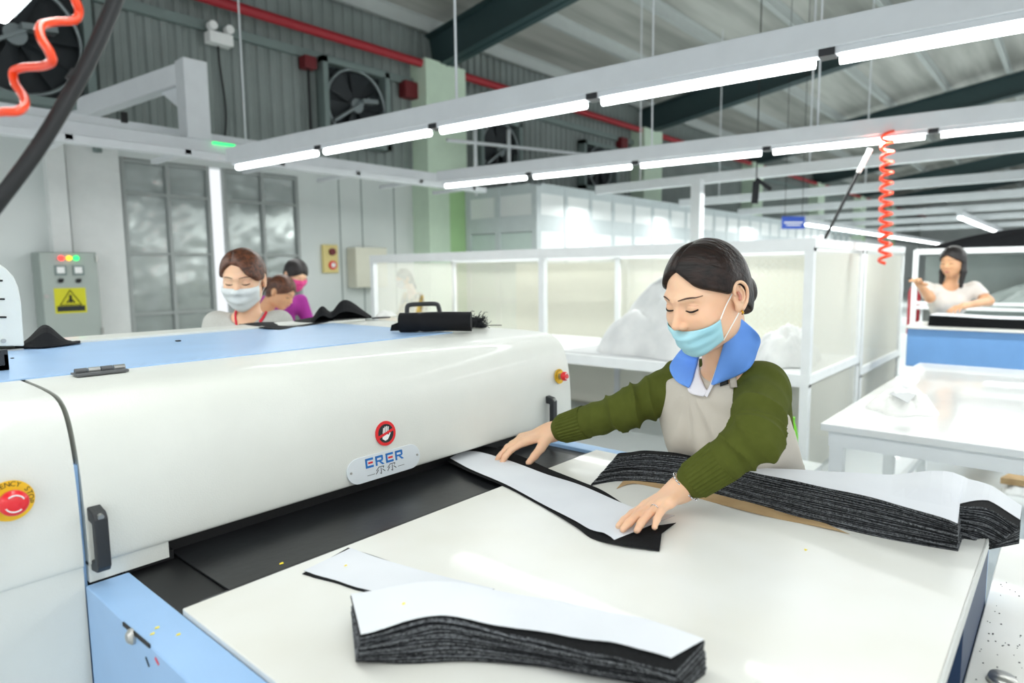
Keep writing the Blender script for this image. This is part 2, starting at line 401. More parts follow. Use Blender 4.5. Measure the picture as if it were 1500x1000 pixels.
# ------------------------------------------------------------------ wall fittings
def tagm(o, l, c, g=None): return tag(o, l, c, g)
tagm(MB().tube([(-2, WY-.25, 4.28), (46, WY-.25, 4.36)], .055, 12).build('water_pipe', 'redpipe', smooth=True), 'long red fire sprinkler pipe running along the corrugated wall under the roof', 'pipe')
def fan(x0, x1, z0, z1, label):
    c = V((x0+x1)/2, WY-.12, (z0+z1)/2); r = empty('exhaust_fan', c, label, 'fan', 'exhaust fans on the upper wall')
    s = (x1-x0)/2; t = (z1-z0)/2; mb = MB(); y0, y1 = WY-.2, WY-.02
    for a, b in (((c[0]-s, y0, c[2]-t), (c[0]-s+.07, y1, c[2]+t)), ((c[0]+s-.07, y0, c[2]-t), (c[0]+s, y1, c[2]+t)), ((c[0]-s, y0, c[2]-t), (c[0]+s, y1, c[2]-t+.07)), ((c[0]-s, y0, c[2]+t-.07), (c[0]+s, y1, c[2]+t))): mb.box(a, b)
    mb.build('frame', 'girt', r)
    boxo('backing', (c[0]-s, WY-.05, c[2]-t), (c[0]+s, WY-.03, c[2]+t), 'fandark', r)
    rr = min(s, t)*.88
    MB().tube([(c[0]+rr*math.cos(a), WY-.15, c[2]+rr*math.sin(a)) for a in np.linspace(0, 2*PI, 40, endpoint=False)], .02, 6, closed=True).build('ring', 'fanmetal', r, smooth=True)
    for k in range(6):
        a = k*PI/3+.3; d = V(math.cos(a), 0, math.sin(a)); e = V(-math.sin(a), 0, math.cos(a))
        p = [c+d*.08+e*.04+V(0, .02, 0), c+d*rr*.95+e*.14+V(0, .05, 0), c+d*rr*.95-e*.14+V(0, -.02, 0), c+d*.08-e*.04+V(0, -.02, 0)]
        MB().prism(p, (0, .008, 0)).build('blade', 'fandark', r)
    MB().tube([c+V(0, -.05, 0), c+V(0, .05, 0)], .09, 16).build('hub', 'fanmetal', r, smooth=False)
    MB().bar(c+V(-s*.75, -.07, -t*.5), c+V(s*.3, -.07, t*.2), .07, .03).bar(c+V(s*.05, -.07, t*.1), c+V(s*.5, -.07, t*.15), .16, .05).build('motor_mount', 'fanmetal', r)
    return r
fan(1.05, 2.24, 2.95, 4.1, 'large dark exhaust fan high on the wall at the far left, behind the orange coil')
fan(4.72, 5.74, 3.05, 4.06, 'exhaust fan in a grey frame above the gate, left of the first pale column')
fan(7.5, 8.5, 2.85, 3.85, 'exhaust fan between the first and second pale columns, nearer the first')
fan(10.3, 11.5, 2.95, 3.85, 'exhaust fan high on the wall just left of the second pale column')
for px, py, lb in ((452, 92, 'small dark red alarm box beside the framed exhaust fan above the gate'), (600, 132, 'small dark red alarm box on the left of the first pale column'), (912, 210, 'small dark red alarm box on the left of the second pale column')):
    p = ony(px, py, WY-.12); s = .08 if px < 500 else .12
    tagm(boxo('alarm_box', p-V(s, .06, s*.9), p+V(s, .09, s*.9), 'darkred', bevel=.01), lb, 'box')
e = ony(322, 56, WY-.15); r = empty('emergency_light', e, 'white twin-head emergency light mounted high on the corrugated wall', 'light')
boxo('housing', e-V(.13, .05, .07), e+V(.13, .09, .05), 'white', r, bevel=.01)
for s in (-1, 1):
    MB().tube([e+V(s*.09, -.07, .1), e+V(s*.09, .02, .1)], .045, 14).build('lamp_head', 'white', r)
# vertical conduits on the cladding and wall
for px, lb in ((130, 'grey vertical downpipe beside the far left exhaust fan'),):
    p = ony(px, 60, WY-.12); tagm(MB().tube([(p[0], p[1], 2.6), (p[0], p[1], 4.7)], .04, 10).build('downpipe', 'girt', smooth=True), lb, 'pipe')
p = ony(318, 90, WY-.06); q = ony(316, 190, WY-.06)
tagm(MB().tube(interp([e+V(0, .05, -.06), (e[0]+.03, WY-.05, 3.7), (e[0]+.07, WY-.05, 3.2), (e[0]+.02, WY-.05, 2.8)], 16), .01, 6).build('power_cord', 'cable'), 'thin dark cord hanging from the twin-head emergency light', 'cable')
p0 = ony(450, 100, WY-.08)
tagm(MB().tube([(p0[0], WY-.1, 4.0), (p0[0], WY-.1, 2.75)], .018, 8).build('conduit', 'cable'), 'thin dark conduit running down from the red alarm box above the gate', 'pipe')
# electric cabinet
ex0, ex1 = 1.62, 2.24; EY = WY-.32; ez1 = 1.66
r = empty('electric_cabinet', ((ex0+ex1)/2, WY, .3), 'grey steel electrical cabinet with yellow warning sticker on the left wall', 'cabinet')
ex0, ex1 = ony(62, 430, EY)[0], ony(147, 430, EY)[0]; ez1 = ony(100, 369, EY)[2]
boxo('body', (ex0, EY+.02, .25), (ex1, WY-.052, ez1), 'elecside', r, bevel=.006)
dr = boxo('cabinet_door', (ex0+.005, EY, .26), (ex1-.005, EY+.022, ez1-.005), 'elec', r, bevel=.006)
for px, m_, nm in ((89, 'ledr', 'red'), (100.5, 'ledy', 'amber'), (111, 'ledg', 'green')):
    p = ony(px, 378, EY); o = MB().tube([p+V(0, .005, 0), p+V(0, -.02, 0)], .022, 14).build('indicator_lamp', m_, r); o['label'] = 'lit %s indicator lamp' % nm
for px in (88.5, 114.5):
    p = ony(px, 396, EY); MB().box(p-V(.045, .012, .045), p+V(.045, .003, .045), 0).box(p-V(.03, .014, .025), p+V(.03, .01, .032), 1).build('meter', None, r, mats=['girt', 'white'])
    p = ony(px, 411, EY); MB().tube([p+V(0, .005, 0), p+V(0, -.02, 0)], .02, 12).bar(p+V(-.02, -.022, -.015), p+V(.02, -.022, .015), .012, .012).build('rotary_switch', 'black', r)
p = ony(103.5, 440, EY); s1, s2 = .125, .115
o = MB().box(p-V(s1, .003, s2), p+V(s1, .002, s2), 0).box(p+V(-s1*.88, -.005, -s2*.85), p+V(s1*.88, -.003, -s2*.42), 1).build('warning_sticker', None, r, mats=['stickeryellow', 'inkdark'])
tri = [p+V(-.085, -.006, -.04), p+V(.085, -.006, -.04), p+V(0, -.006, .095)]
mb = MB().tube(tri, .006, 4, closed=True).tube([p+V(0, -.006, .05), p+V(0, -.006, -.02)], .01, 6).tube([p+V(-.03, -.006, -.02), p+V(.0, -.006, .02), p+V(.03, -.006, -.02)], .006, 6)
mb.build('warning_symbol', 'black', o)
p = ony(68, 434, EY); MB().tube([p+V(0, .005, 0), p+V(0, -.02, 0)], .018, 10).build('lock', 'steel', r)
for zz in (ez1-.06, .9): MB().tube([(ex1-.01, EY-.008, zz-.03), (ex1-.01, EY-.008, zz+.03)], .012, 8).build('hinge', 'steel', r)
a = ony(70, 300, WY-.06)[0]; b = ony(97, 300, WY-.06)[0]
tagm(boxo('cable_duct', (a, WY-.13, ez1), (b, WY-.001, 2.72), 'walllight'), 'pale vertical cable duct rising from the grey electrical cabinet', 'duct')
# call point box and grey box right of the gate
p = ony(485, 379, WY-.05); r = empty('alarm_call_box', p, 'yellow fire alarm call box with red bell and button on the wall', 'alarm')
boxo('backplate', p-V(.11, .0, .18), p+V(.11, .05, .18), 'boxyellow', r, bevel=.008)
MB().tube([p+V(.015, .0, .09), p+V(.015, -.03, .09)], .045, 16).build('indicator_lamp', 'darkred', r)
MB().tube([p+V(.015, .0, -.08), p+V(.015, -.02, -.08)], .055, 18).tube([p+V(.015, -.02, -.08), p+V(.015, -.03, -.08)], .03, 18, mi=1).build('push_button', None, r, mats=['inkred', 'white'])
a = ony(514, 362, WY-.1); b = ony(562, 420, WY-.1)
tagm(boxo('junction_box', (a[0], WY-.2, b[2]), (b[0], WY, a[2]), 'cream', bevel=.01), 'greenish beige wall box left of the mesh storage rack', 'box')

# ------------------------------------------------------------------ office partition
OX, OY, OZ = 7.0, 5.62, 2.57
off = empty('office_partition', (OX, OY, 0), 'pale glazed office partition standing in the far corner by the wall', 'partition')
mb = MB()
def rail(mb, p, q, w_=.07, d=.09):
    mb.bar(p, q, d, w_)
L = WY-.36
mb.box((OX-.02, OY+.04, 0), (OX+.02, L, 1.95)); 
mb.box((OX, OY-.02, 0), (24, OY+.02, 1.2)); mb.build('panel', 'officepanel', off)
mb = MB()
for z0, z1 in ((.96, 1.04), (1.96, 2.18), (OZ-.1, OZ-.003)): mb.box((OX-.038, OY+.05, z0), (OX+.038, L-.01, z1)); mb.box((OX+.05, OY-.038, z0), (24, OY+.038, z1))
mb.box((OX-.052, OY+.06, OZ-.002), (OX+.052, L-.005, OZ+.03)); mb.box((OX+.06, OY-.052, OZ-.002), (24.01, OY+.052, OZ+.03))
for y in (OY, OY+.68, L-.05): mb.box((OX-.047, y-.045, 0), (OX+.047, y+.045, OZ))
for k in range(1, 26): mb.box((OX+.63*k-.035, OY-.045, 0), (OX+.63*k+.035, OY+.045, OZ))
mb.build('frame', 'officeframe', off)
for y0, y1 in ((OY+.02, OY+.66), (OY+.70, L-.02)): boxo('pane', (OX-.02, y0, 2.15), (OX+.02, y1, OZ-.07), 'officeglass', off)
for k in range(22):
    x0 = OX+.63*k+.02; boxo('pane', (x0, OY-.03, 2.15), (x0+.59, OY+.03, OZ-.07), 'officeglass', off); boxo('pane', (x0, OY-.03, 1.2), (x0+.59, OY+.03, 2.0), 'officeglass', off)

# ------------------------------------------------------------------ overhead light beams
def light_beam(p_end, p_near, n, label):
    """tubes hang under a channel that runs from p_end (by the wall) past p_near"""
    p_end = V(*p_end); d = nrm(p_near-p_end); side = nrm(np.cross(d, (0, 0, 1))); z = p_end[2]+.045
    r = empty('light_beam', (p_end[0], p_end[1], z), label, 'light', 'overhead light beams')
    q1 = p_end-d*.06; q2 = p_end+d*9.2; c = lambda q, dz: V(q[0], q[1], z+dz)
    MB().bar(c(q1, .0575), c(q2, .0575), .09, .115).build('channel', 'whitechannel', r, bevel=.004, seg=1)
    for k in range(n):
        a = p_end+d*(1.107*k); b = a+d*1.072
        MB().bar(c(a, -.0125), c(b, -.0125), .06, .025).build('lamp_holder', 'whitechannel', r)
        MB().tube([c(a+d*.03, -.045), c(b-d*.03, -.045)], .021, 10).build('tube', 'tube', r, smooth=True)
        MB().bar(c(b-d*.012, -.008), c(b+d*.05, -.008), .075, .045).build('bracket', 'blackplastic', r)
    return r
light_beam(onz(345, 246, 2.28), onz(1480, 42, 2.28), 8, 'nearest long white light beam crossing above the standing woman')
light_beam(onz(650, 273, 2.33), onz(1480, 187, 2.33), 8, 'second long white light beam, ending left of the glazed office')


p = onz(14, 8, 2.3)
r = empty('light_beam', (p[0], p[1], 2.3), 'glowing tube lamp cut off by the top left corner of the frame', 'light', 'overhead light beams')
X = p[0]; MB().box((X-.045, -3, 2.31), (X+.045, p[1]+.15, 2.42)).build('channel', 'whitechannel', r)
for k in range(4):
    b = p[1]+.1-1.235*k; MB().tube([(X, b-1.15, 2.285), (X, b, 2.285)], .018, 10).build('tube', 'tube', r, smooth=True)
for i, X in enumerate((8.0, 10.6, 13.2, 16, 19, 23)):
    z = 2.5
    tagm(MB().box((X-.05, -6, z), (X+.05, 5.3, z+.12)).build('cable_tray', 'whitechannel'), ('bare white overhead rail crossing behind the second light beam', 'white overhead rail behind the second light beam, second rail back', 'white overhead rail in the far hall, third rail back', 'white overhead rail in the far hall, fourth rail back', 'white overhead rail in the far hall, fifth rail back', 'white overhead rail in the far hall, furthest of all')[i], 'rail', 'overhead rails of the far hall')
    if i < 2:
        for y, w_ in ((4.6, 'left'), (2.4, 'right')):
            tagm(MB().tube([(X, y, z+.12), (X, y, roofz(y)-.1)], .010, 6).build('hanger_rod', 'whitechannel'), 'thin white rod on the %s holding the %s overhead rail behind the second light beam' % (w_, ('first', 'second')[i]), 'rod', 'hanger rods of the far rails')
# rows of tubes that run down the hall
def row(px, py, x0, x1, z, label):
    p = onz(px, py, z); y = p[1]; x = p[0]
    r = empty('light_row', (x, y, z), label, 'light', 'tube rows running down the hall')
    MB().box((x, y-.05, z+.03), (x1, y+.05, z+.13)).build('channel', 'whitechannel', r)
    xx = x; k = 0
    while xx < x1 and k < 20:
        MB().tube([(xx+.02, y, z), (xx+1.2, y, z)], .025, 8).build('tube', 'tube', r, smooth=True); xx += 1.25; k += 1
row(1405, 319, 0, 34, 2.35, 'row of bright tubes running away at the far right edge, above the dark heap')
row(1180, 329, 0, 34, 2.35, 'row of bright tubes running away above the mesh rack, right of the blue sign')
row(1020, 334, 0, 34, 2.35, 'row of bright tubes running away just above the standing woman\'s head')
# hanging rods on beams
for px, X, z, lb in ((670, 2.9, 2.44, 'thin rod hanging the nearest light beam from the dark rafter'), (955, 5.4, 2.49, 'thin rod hanging the second light beam from the roof'), (1197, 5.4, 2.49, 'thin rod hanging the second light beam near the black stay')):
    q = onx(px, 200, X); tagm(MB().tube([(X, q[1], z), (X, q[1], roofz(q[1])-.05)], .008, 6).build('hanger_rod', 'whitechannel'), lb, 'rod')
q = ony(357, 150, 6.0); tagm(MB().tube([(q[0], 6, 2.6), (q[0], 6, roofz(6))], .008, 6).build('hanger_rod', 'whitechannel'), 'thin wire hanging the left overhead gantry from the roof', 'rod')
# left gantry
GY = 6.0; g = empty('overhead_gantry', (2, GY, 2.5), 'white overhead steel gantry along the left wall with a raised bracket', 'frame')
def gz_(px, py): return ony(px, py, GY)[2]
zt0 = gz_(0, 172); zb0 = gz_(0, 196); X1 = 6.05
z_a, z_b = gz_(300, 207), gz_(300, 225)
MB().box((-2, GY-.06, z_b), (X1, GY+.06, z_a)).build('rail', 'whitechannel', g, bevel=.004, seg=1)
z_c, z_d = gz_(300, 232), gz_(300, 242)
MB().box((-2, GY-.35, z_d), (X1, GY-.25, z_c)).build('lower_rail', 'whitechannel', g, bevel=.004, seg=1)
z_e, z_f = gz_(150, 160), gz_(150, 172)
MB().box((-2, GY+.3, z_e-.06), (3.6, GY+.38, z_e)).build('upper_rail', 'whitechannel', g)
for k in range(9): MB().box((-1+.85*k, GY-.35, z_d+.02), (-.95+.85*k, GY+.38, z_c-.002)).build('cross_member', 'whitechannel', g)
ptop = ony(280, 100, GY); w2 = (ony(297, 120, GY)[0]-ony(262, 120, GY)[0])/2
pb = MB().box((ptop[0]-w2, GY-.09, z_a-.002), (ptop[0]+w2, GY+.09, gz_(280, 90))).build('upright', 'whitechannel', g, bevel=.008)
p1 = V(ptop[0]-w2*.2, GY+.05, gz_(280, 90)-.1); p2 = ony(105, 166, WY-.05)
MB().bar(p1, p2, .12, .17).build('arm', 'whitechannel', g)
MB().prism([p1+V(-.0, .02, -.08), p1+V(0, .02, -.36), p1+(p2-p1)*.22+V(0, 0, -.08)], (.05, 0, 0)).build('gusset', 'whitechannel', g)
p = ony(328, 211, GY-.08); MB().box(p-V(.1, .01, .008), p+V(.1, .01, .008)).build('indicator_lamp', 'ledg', g)
p = ony(182, 172, GY-.1); MB().box(p-V(.02, .02, .04), p+V(.02, .02, .04)).build('clip', 'black', g)
RY = 6.6; a_, b_ = ony(655, 205, RY), ony(990, 240, RY); zr = a_[2]
g2 = empty('pipe_frame', (a_[0], RY, zr), 'thin white pipe frame in front of the exhaust fan beyond the first pale column', 'frame')
MB().tube([a_, (b_[0], RY, b_[2])], .025, 8).build('pipe', 'whitechannel', g2, smooth=True)
p = ony(696, 212, RY); MB().tube([(p[0], RY, ony(696, 188, RY)[2]), (p[0], RY, 2.5)], .03, 8).build('post', 'whitechannel', g2, smooth=True)
p = ony(745, 190, RY); MB().tube([(p[0], RY, p[2]), (p[0], RY, 2.5)], .03, 8).build('post', 'whitechannel', g2, smooth=True)
# blue sign, coils and stays
p = U(1162, 326, 9.0); sg_ = empty('hanging_sign', p, 'small blue sign hanging above the mesh rack', 'sign'); MB().bar(p+V(*(-RT*.16)), p+V(*(RT*.16)), .01, .17).build('board', 'signblue', sg_); MB().bar(p+V(*(-RT*.13))-fw*.008, p+V(*(RT*.13))-fw*.008, .001, .018).bar(p+V(*(-RT*.10))-fw*.008-V(0, 0, .035), p+V(*(RT*.10))-fw*.008-V(0, 0, .035), .001, .014).build('lettering_lines', 'white', sg_)
for s in (-.12, .12):
    q = p+RT*s; MB().tube([q+V(0, 0, .08), (q[0], q[1], roofz(q[1]))], .004, 5).build('wire', 'cable', sg_)
def coil(c0, c1, R_, r_, turns, n=16):
    c0 = V(*c0); c1 = V(*c1); d = nrm(c1-c0); a = nrm(np.cross(d, (0, 1, .1))); b = np.cross(d, a); T = int(turns*n)
    return [c0+(c1-c0)*k/T+(a*math.cos(2*PI*k/n)+b*math.sin(2*PI*k/n))*R_ for k in range(T+1)]
b0 = onx(1300, 190, 5.4); b1 = U(1296, 385, np.dot(b0-CAM, fw))
tagm(MB().tube(coil(b0, b1, .036, .012, 13), .012, 8).build('air_hose', 'orange', smooth=True), 'orange coiled air hose hanging down behind the mesh rack on the right', 'hose')
p = onx(1275, 218, 5.38); q = U(1208, 350, np.dot(p-CAM, fw)+.3); m_ = p+(q-p)*.25
r = empty('support_stay', m_, 'slanting black stay with white end below the second light beam', 'rod')
MB().tube([p, m_], .018, 8).build('sleeve', 'white', r); MB().tube([m_, q], .012, 8).build('rod', 'cable', r)
pts = [(92, -40), (110, 0), (116, 18), (108, 30), (80, 32), (60, 38), (60, 55), (72, 75), (76, 90), (62, 97), (35, 99), (20, 105), (22, 122), (34, 140), (36, 154), (25, 163), (5, 164), (-20, 168), (-45, 180), (-30, 215), (-12, 240)]
P3 = [U(a, b, .80+.03*math.sin(i*PI/4.5)) for i, (a, b) in enumerate(pts)]
tagm(MB().tube(interp(P3, 110), .0052, 10).build('air_hose', 'orange', smooth=True), 'orange coiled air hose near the lens in the top left corner', 'hose')
P3 = [U(190, -60, .85), U(165, 10, .85), U(125, 98, .84), U(60, 210, .82), U(-10, 305, .80), U(-80, 395, .8)]
r = tagm(MB().tube(interp(P3, 40), .0095, 12).build('black_hose', 'cable', smooth=True), 'thick black cable hanging diagonally across the top left corner', 'cable')
q0 = U(118, 108, .842); q1 = U(108, 122, .84)
MB().tube([q0, q1], .0112, 12).build('clamp', 'blackplastic', r)
# small hooks on the far hall
p = U(1108, 265, 6.5); tagm(MB().bar(p, p+V(0.02, .02, -.22), .05, .05).bar(p+V(0, 0, .02), p+V(.12, -.1, -.08), .03, .03).build('tool_balancer', 'fuzz'), 'small dark tool balancer hanging under a far rail', 'tool'); tagm(MB().tube([p, (p[0], p[1], roofz(p[1]))], .006, 6).build('cord', 'cable'), 'dark cord from the roof holding the small tool balancer', 'cord')
p = onx(1022, 240, 7.6); tagm(boxo('support_post', (7.55, p[1]-.06, 0), (7.67, p[1]+.06, 2.5), 'whitechannel'), 'white post under the second light beam, behind the standing woman', 'post')

# ------------------------------------------------------------------ mesh storage rack
def rack(x0, x1, ys, ztop, zmid, label, group):
    r = empty('mesh_rack', (x0, ys[0], 0), label, 'rack', group); t = .055
    for y in ys:
        for x in (x0, x1-t): MB().box((x, y, 0), (x+t, y+t, ztop-.002)).build('post', 'whitesteel', r)
    y0, y1 = ys[0], ys[-1]+t
    for zz, nm in ((ztop, 'top_rail'), (zmid, 'middle_rail')):
        m_ = MB()
        for x in (x0, x1-t): m_.box((x-.003, y0, zz-.08), (x+t+.003, y1, zz))
        for y in ys: m_.box((x0, y-.003, zz-.06), (x1, y+t+.003, zz))
        m_.build(nm, 'whitesteel', r)
    boxo('shelf', (x0+.005, y0+.005, zmid-.035), (x1-.005, y1-.005, zmid-.004), 'whitesteel', r)
    for zz0, zz1 in ((.05, zmid-.08), (zmid, ztop-.08)):
        boxo('side_mesh', (x0+.03, y0+.02, zz0), (x1-.03, y0+.0208, zz1), 'wiremesh_dense', r)
        boxo('side_mesh', (x0+.03, y1-.0208, zz0), (x1-.03, y1-.02, zz1), 'wiremesh_dense', r)
        for a, b in zip(ys[:-1], ys[1:]): boxo('back_mesh', (x1-.030, a+t, zz0), (x1-.0292, b, zz1), 'wiremesh' if zz0 > .1 else 'wiremesh_low', r)
    return r
ya = onx(1180, 350, 4.354)[1]
rack(4.35, 5.62, [1.26, 3.42, 5.76], 1.605, .73, 'long white steel rack with cream mesh panels behind the standing woman', 'mesh racks')
rack(5.68, 7.2, [1.26, 3.4], 1.605, .62, 'second white mesh rack standing behind the right end of the long one', 'mesh racks')
# cream board standing behind the rack
tagm(boxo('board_screen', (5.72, 3.5, 0), (5.76, 4.9, 1.5), 'cream'), 'plain cream board standing behind the long mesh rack', 'board')
# cloth heap in the rack
def heap(name, cx, cy, z0, lx, ly, h_, m, seed, label, cat='cloth', n=46, rough=.5):
    rg = np.random.default_rng(seed); a = np.linspace(-1, 1, n); Xg, Yg = np.meshgrid(a, a, indexing='ij')
    rr = np.sqrt(Xg**2+Yg**2); prof = np.clip(1-rr**1.7, 0, 1)**.8; z = prof.copy()*h_
    for k in range(9):
        t = rg.uniform(0, PI); fq = rg.uniform(3, 9); ph = rg.uniform(0, 6)
        z += prof*h_*rough*.22*np.abs(np.sin((Xg*math.cos(t)+Yg*math.sin(t))*fq+ph))-prof*h_*rough*.1
    z = np.maximum(z, .004); s = 1+.12*np.sin(np.arctan2(Yg, Xg)*5+seed)
    mx = np.maximum(np.abs(Xg), np.abs(Yg)); q = np.where(rr > 1e-6, mx/np.maximum(rr, 1e-6), 1)
    # map square to disc
    z2 = np.clip(1-(mx)**1.8, 0, 1)**.75*h_
    for k in range(10):
        t = rg.uniform(0, PI); fq = rg.uniform(3, 9); ph = rg.uniform(0, 6)
        z2 = z2+np.clip(1-mx**2, 0, 1)*h_*rough*(.26*np.abs(np.sin((Xg*math.cos(t)+Yg*math.sin(t))*fq+ph))-.12)
    z2 = np.maximum(z2, .004)
    G = np.stack([cx+Xg*q*lx*s, cy+Yg*q*ly*s, z0+z2], -1); mb = MB(); nn = n
    vs = list(G.reshape(-1, 3)); fs = [(i*nn+j, (i+1)*nn+j, (i+1)*nn+j+1, i*nn+j+1) for i in range(nn-1) for j in range(nn-1)]
    B0 = len(vs); vs += [V(p[0], p[1], z0) for p in G.reshape(-1, 3)]
    per = [(i, 0) for i in range(nn)]+[(nn-1, j) for j in range(1, nn)]+[(i, nn-1) for i in range(nn-2, -1, -1)]+[(0, j) for j in range(nn-2, 0, -1)]
    for k in range(len(per)):
        p_, q_ = per[k], per[(k+1) % len(per)]; p_ = p_[0]*nn+p_[1]; q_ = q_[0]*nn+q_[1]; fs.append((q_, p_, B0+p_, B0+q_))
    fs.append(tuple(B0+i*nn+j for i, j in per))
    o = mb.add(vs, fs).build(name, m, smooth=True); return tag(o, label, cat)
heap('cloth_heap', 4.88, 2.45, .7375, .42, .66, .44, 'whitecloth', 3, 'white crumpled sheeting heaped on the rack shelf left of the woman', rough=.42)
heap('cloth_heap', 4.88, 1.58, .732, .36, .22, .22, 'whitecloth', 5, 'white cloth heap on the rack shelf behind the woman\'s shoulder', rough=.4)
tagm(MB().box((4.42, 1.82, .731), (5.2, 3.3, .737)).build('sheet', 'greycloth'), 'flat grey-white sheet spread on the rack shelf under the crumpled heap', 'sheet')
p = U(1160, 640, 3.6)
r = empty('bottle', (p[0], p[1], 0), 'lime green bottle seen between the woman\'s back and the white post', 'bottle')
boxo('stool_support', (0, 0, 0), (.001, .001, .001), 'lime', r) if False else None
P = [(0, .33), (.028, .33), (.032, .35), (.032, .50), (.020, .55), (.012, .57), (.012, .585)]
MB().tube([(p[0], p[1], z) for _, z in P[1:]], [q for q, _ in P[1:]], 16).build('flask', 'lime', r, smooth=True)
MB().tube([(p[0], p[1], .585), (p[0], p[1], .60)], .014, 12).build('bottle_cap', 'lime', r)
r = empty('stool', (p[0], p[1], 0), 'small white stool hidden behind the woman under the green bottle', 'stool')
boxo('seat', (p[0]-.13, p[1]-.13, .30), (p[0]+.13, p[1]+.13, .329), 'whitesteel', r)
for a in (-1, 1):
    for b in (-1, 1): MB().box((p[0]+a*.11-.015, p[1]+b*.11-.015, 0), (p[0]+a*.11+.015, p[1]+b*.11+.015, .30)).build('leg', 'whitesteel', r)

# ------------------------------------------------------------------ right work table
wt = empty('work_table', (2.85, .75, 0), 'large white work table on a steel frame at the right', 'table')
TX0, TX1, TY0, TY1 = 2.80, 5.0, -.9, .76
boxo('tabletop', (TX0, TY0, .755), (TX1, TY1, .785), 'worktop', wt, bevel=.004)
mb = MB()
for y in (TY0+.05, TY1-.05): mb.box((TX0+.03, y-.025, .69), (TX1-.03, y+.025, .754))
for x in (TX0+.05, TX1-.05): mb.box((x-.025, TY0+.03, .69), (x+.025, TY1-.03, .754))
mb.build('apron_frame', 'whitesteel', wt)
for x in (TX0+.055, 3.9, TX1-.055):
    for y in (TY0+.055, TY1-.055): MB().box((x-.025, y-.025, 0), (x+.025, y+.025, .69)).build('leg', 'whitesteel', wt)
MB().box((TX0+.05, TY1-.07, .16), (TX1-.05, TY1-.04, .2)).build('stretcher', 'whitesteel', wt); MB().box((TX0+.06, TY0+.03, .16), (TX1-.05, TY0+.06, .2)).build('stretcher', 'whitesteel', wt)
p = onz(1322, 600, .785); heap('lint_heap', p[0]+.02, p[1], .7855, .17, .13, .075, 'lint', 11, 'small heap of white scraps on the large right work table')
a = [onz(*q, .86) for q in ((1303, 578), (1325, 566), (1347, 574), (1330, 592))]
tagm(MB().prism([q+V(0, 0, .004) for q in a], (0, 0, .002)).build('cloth_scrap', 'greycloth'), 'grey scrap lying on top of the white heap on the work table', 'cloth')
# cardboard and rag on the floor under/behind the table
for q4, m_, lb in ((((1408, 672), (1430, 660), (1470, 662), (1455, 684)), 'kraft', 'brown cardboard piece on the floor beside the work table'), (((1465, 706), (1480, 700), (1500, 704), (1490, 713)), 'kraft', 'small brown cardboard scrap on the floor at the right edge')):
    pass
p = onz(1440, 675, .1); tagm(MB().prism([onz(*q, .10) for q in ((1405, 680), (1418, 662), (1478, 664), (1452, 688))], (0, 0, .05)).build('cardboard_piece', 'kraft'), 'brown cardboard piece low under the right work table', 'cardboard')
tagm(MB().prism([onz(*q, .05) for q in ((1465, 708), (1480, 700), (1510, 704), (1500, 713))], (0, 0, .04)).build('cardboard_piece', 'kraft'), 'small brown scrap at the right edge above the overhanging pile', 'cardboard')
heap('rag', *onz(1500, 720, .0)[:2], 0, .16, .12, .05, 'whitecloth', 21, 'crumpled white rag on the floor at the right edge', 'rag', n=18)
# grey plinth under the cardboard
r = boxo('floor_pallet', onz(1478, 700, .0)+V(-.9, -.6, 0), onz(1478, 664, 0)*V(1, 1, 0)+V(-.2, .2, .099), 'floor') if False else None

# ------------------------------------------------------------------ far blue machine and things on the right
bm_ = empty('blue_machine', (5.9, .3, 0), 'blue machine bench with a white top at the far right', 'machine')
bx = 5.9
boxo('body', (bx, -1.6, .635), (bx+.55, .99, .935), 'bluemachine', bm_, bevel=.01)
boxo('tabletop', (bx-.02, -1.62, .936), (bx+.57, 1.0, .955), 'table', bm_)
for y in (-1.3, .85):
    boxo('leg', (bx+.03, y-.05, 0), (bx+.1, y+.05, .635), 'blackmetal', bm_); boxo('leg', (bx+.44, y-.05, 0), (bx+.51, y+.05, .635), 'blackmetal', bm_)
r = None
for k in range(5):
    mbp = MB(); n = 24; ts = np.linspace(0, 1, n); y = .86-ts*2.2; zz = .956+k*.0155+.006*np.sin(ts*14+k*.4)*(k/4)
    G = np.stack([np.stack([np.full(n, bx+.05+.008*k), y, zz+.0145], -1), np.stack([np.full(n, bx+.42), y, zz+.0145], -1)], 1)
    slab(mbp, G, (0, 0, 1), .0135, 0, 1, 1)
    tagm(mbp.build('cloth_ply', None, mats=['interfacing' if k == 4 else 'wool', 'wool']), ('lowest', 'second', 'third', 'fourth')[k]+' black cloth ply from the bottom on the far blue machine' if k < 4 else 'white top sheet of the black stack on the far blue machine', 'cloth', 'black plies on the far blue machine' if k < 4 else None)
# far rack with dark heap and grey panel behind
r = empty('mesh_rack', (8.6, -.5, 0), 'far grey mesh rack behind the woman in the cream top', 'rack', 'mesh racks'); fx = 8.9
for y in (1.42, -.3, -1.9): boxo('post', (fx, y, 0), (fx+.05, y+.05, 1.60), 'whitesteel', r)
MB().box((fx-.002, -1.9, 1.56), (fx+.052, 1.47, 1.61)).build('top_rail', 'whitesteel', r); MB().box((fx-.002, -1.9, .98), (fx+.052, 1.47, 1.01)).build('middle_rail', 'whitesteel', r)
boxo('back_panel', (fx+.7, -1.9, .3), (fx+.72, 1.45, 1.55), 'clad', r); boxo('top_panel', (fx+.01, -1.88, 1.6), (fx+.7, 1.45, 1.62), 'whitesteel', r)
heap('garment_heap', fx+.36, -.25, 1.621, .33, 1.5, .2, 'blackcloth', 31, 'long heap of black garments on top of the far mesh rack', 'clothes')
heap('garment_heap', fx+.3, -.1, .95, .25, 1.1, .3, 'fuzz', 33, 'dark grey garments stored inside the far mesh rack', 'clothes') if False else None
boxo('shelf', (fx+.01, -1.88, .92), (fx+.7, 1.45, .95), 'whitesteel', r)
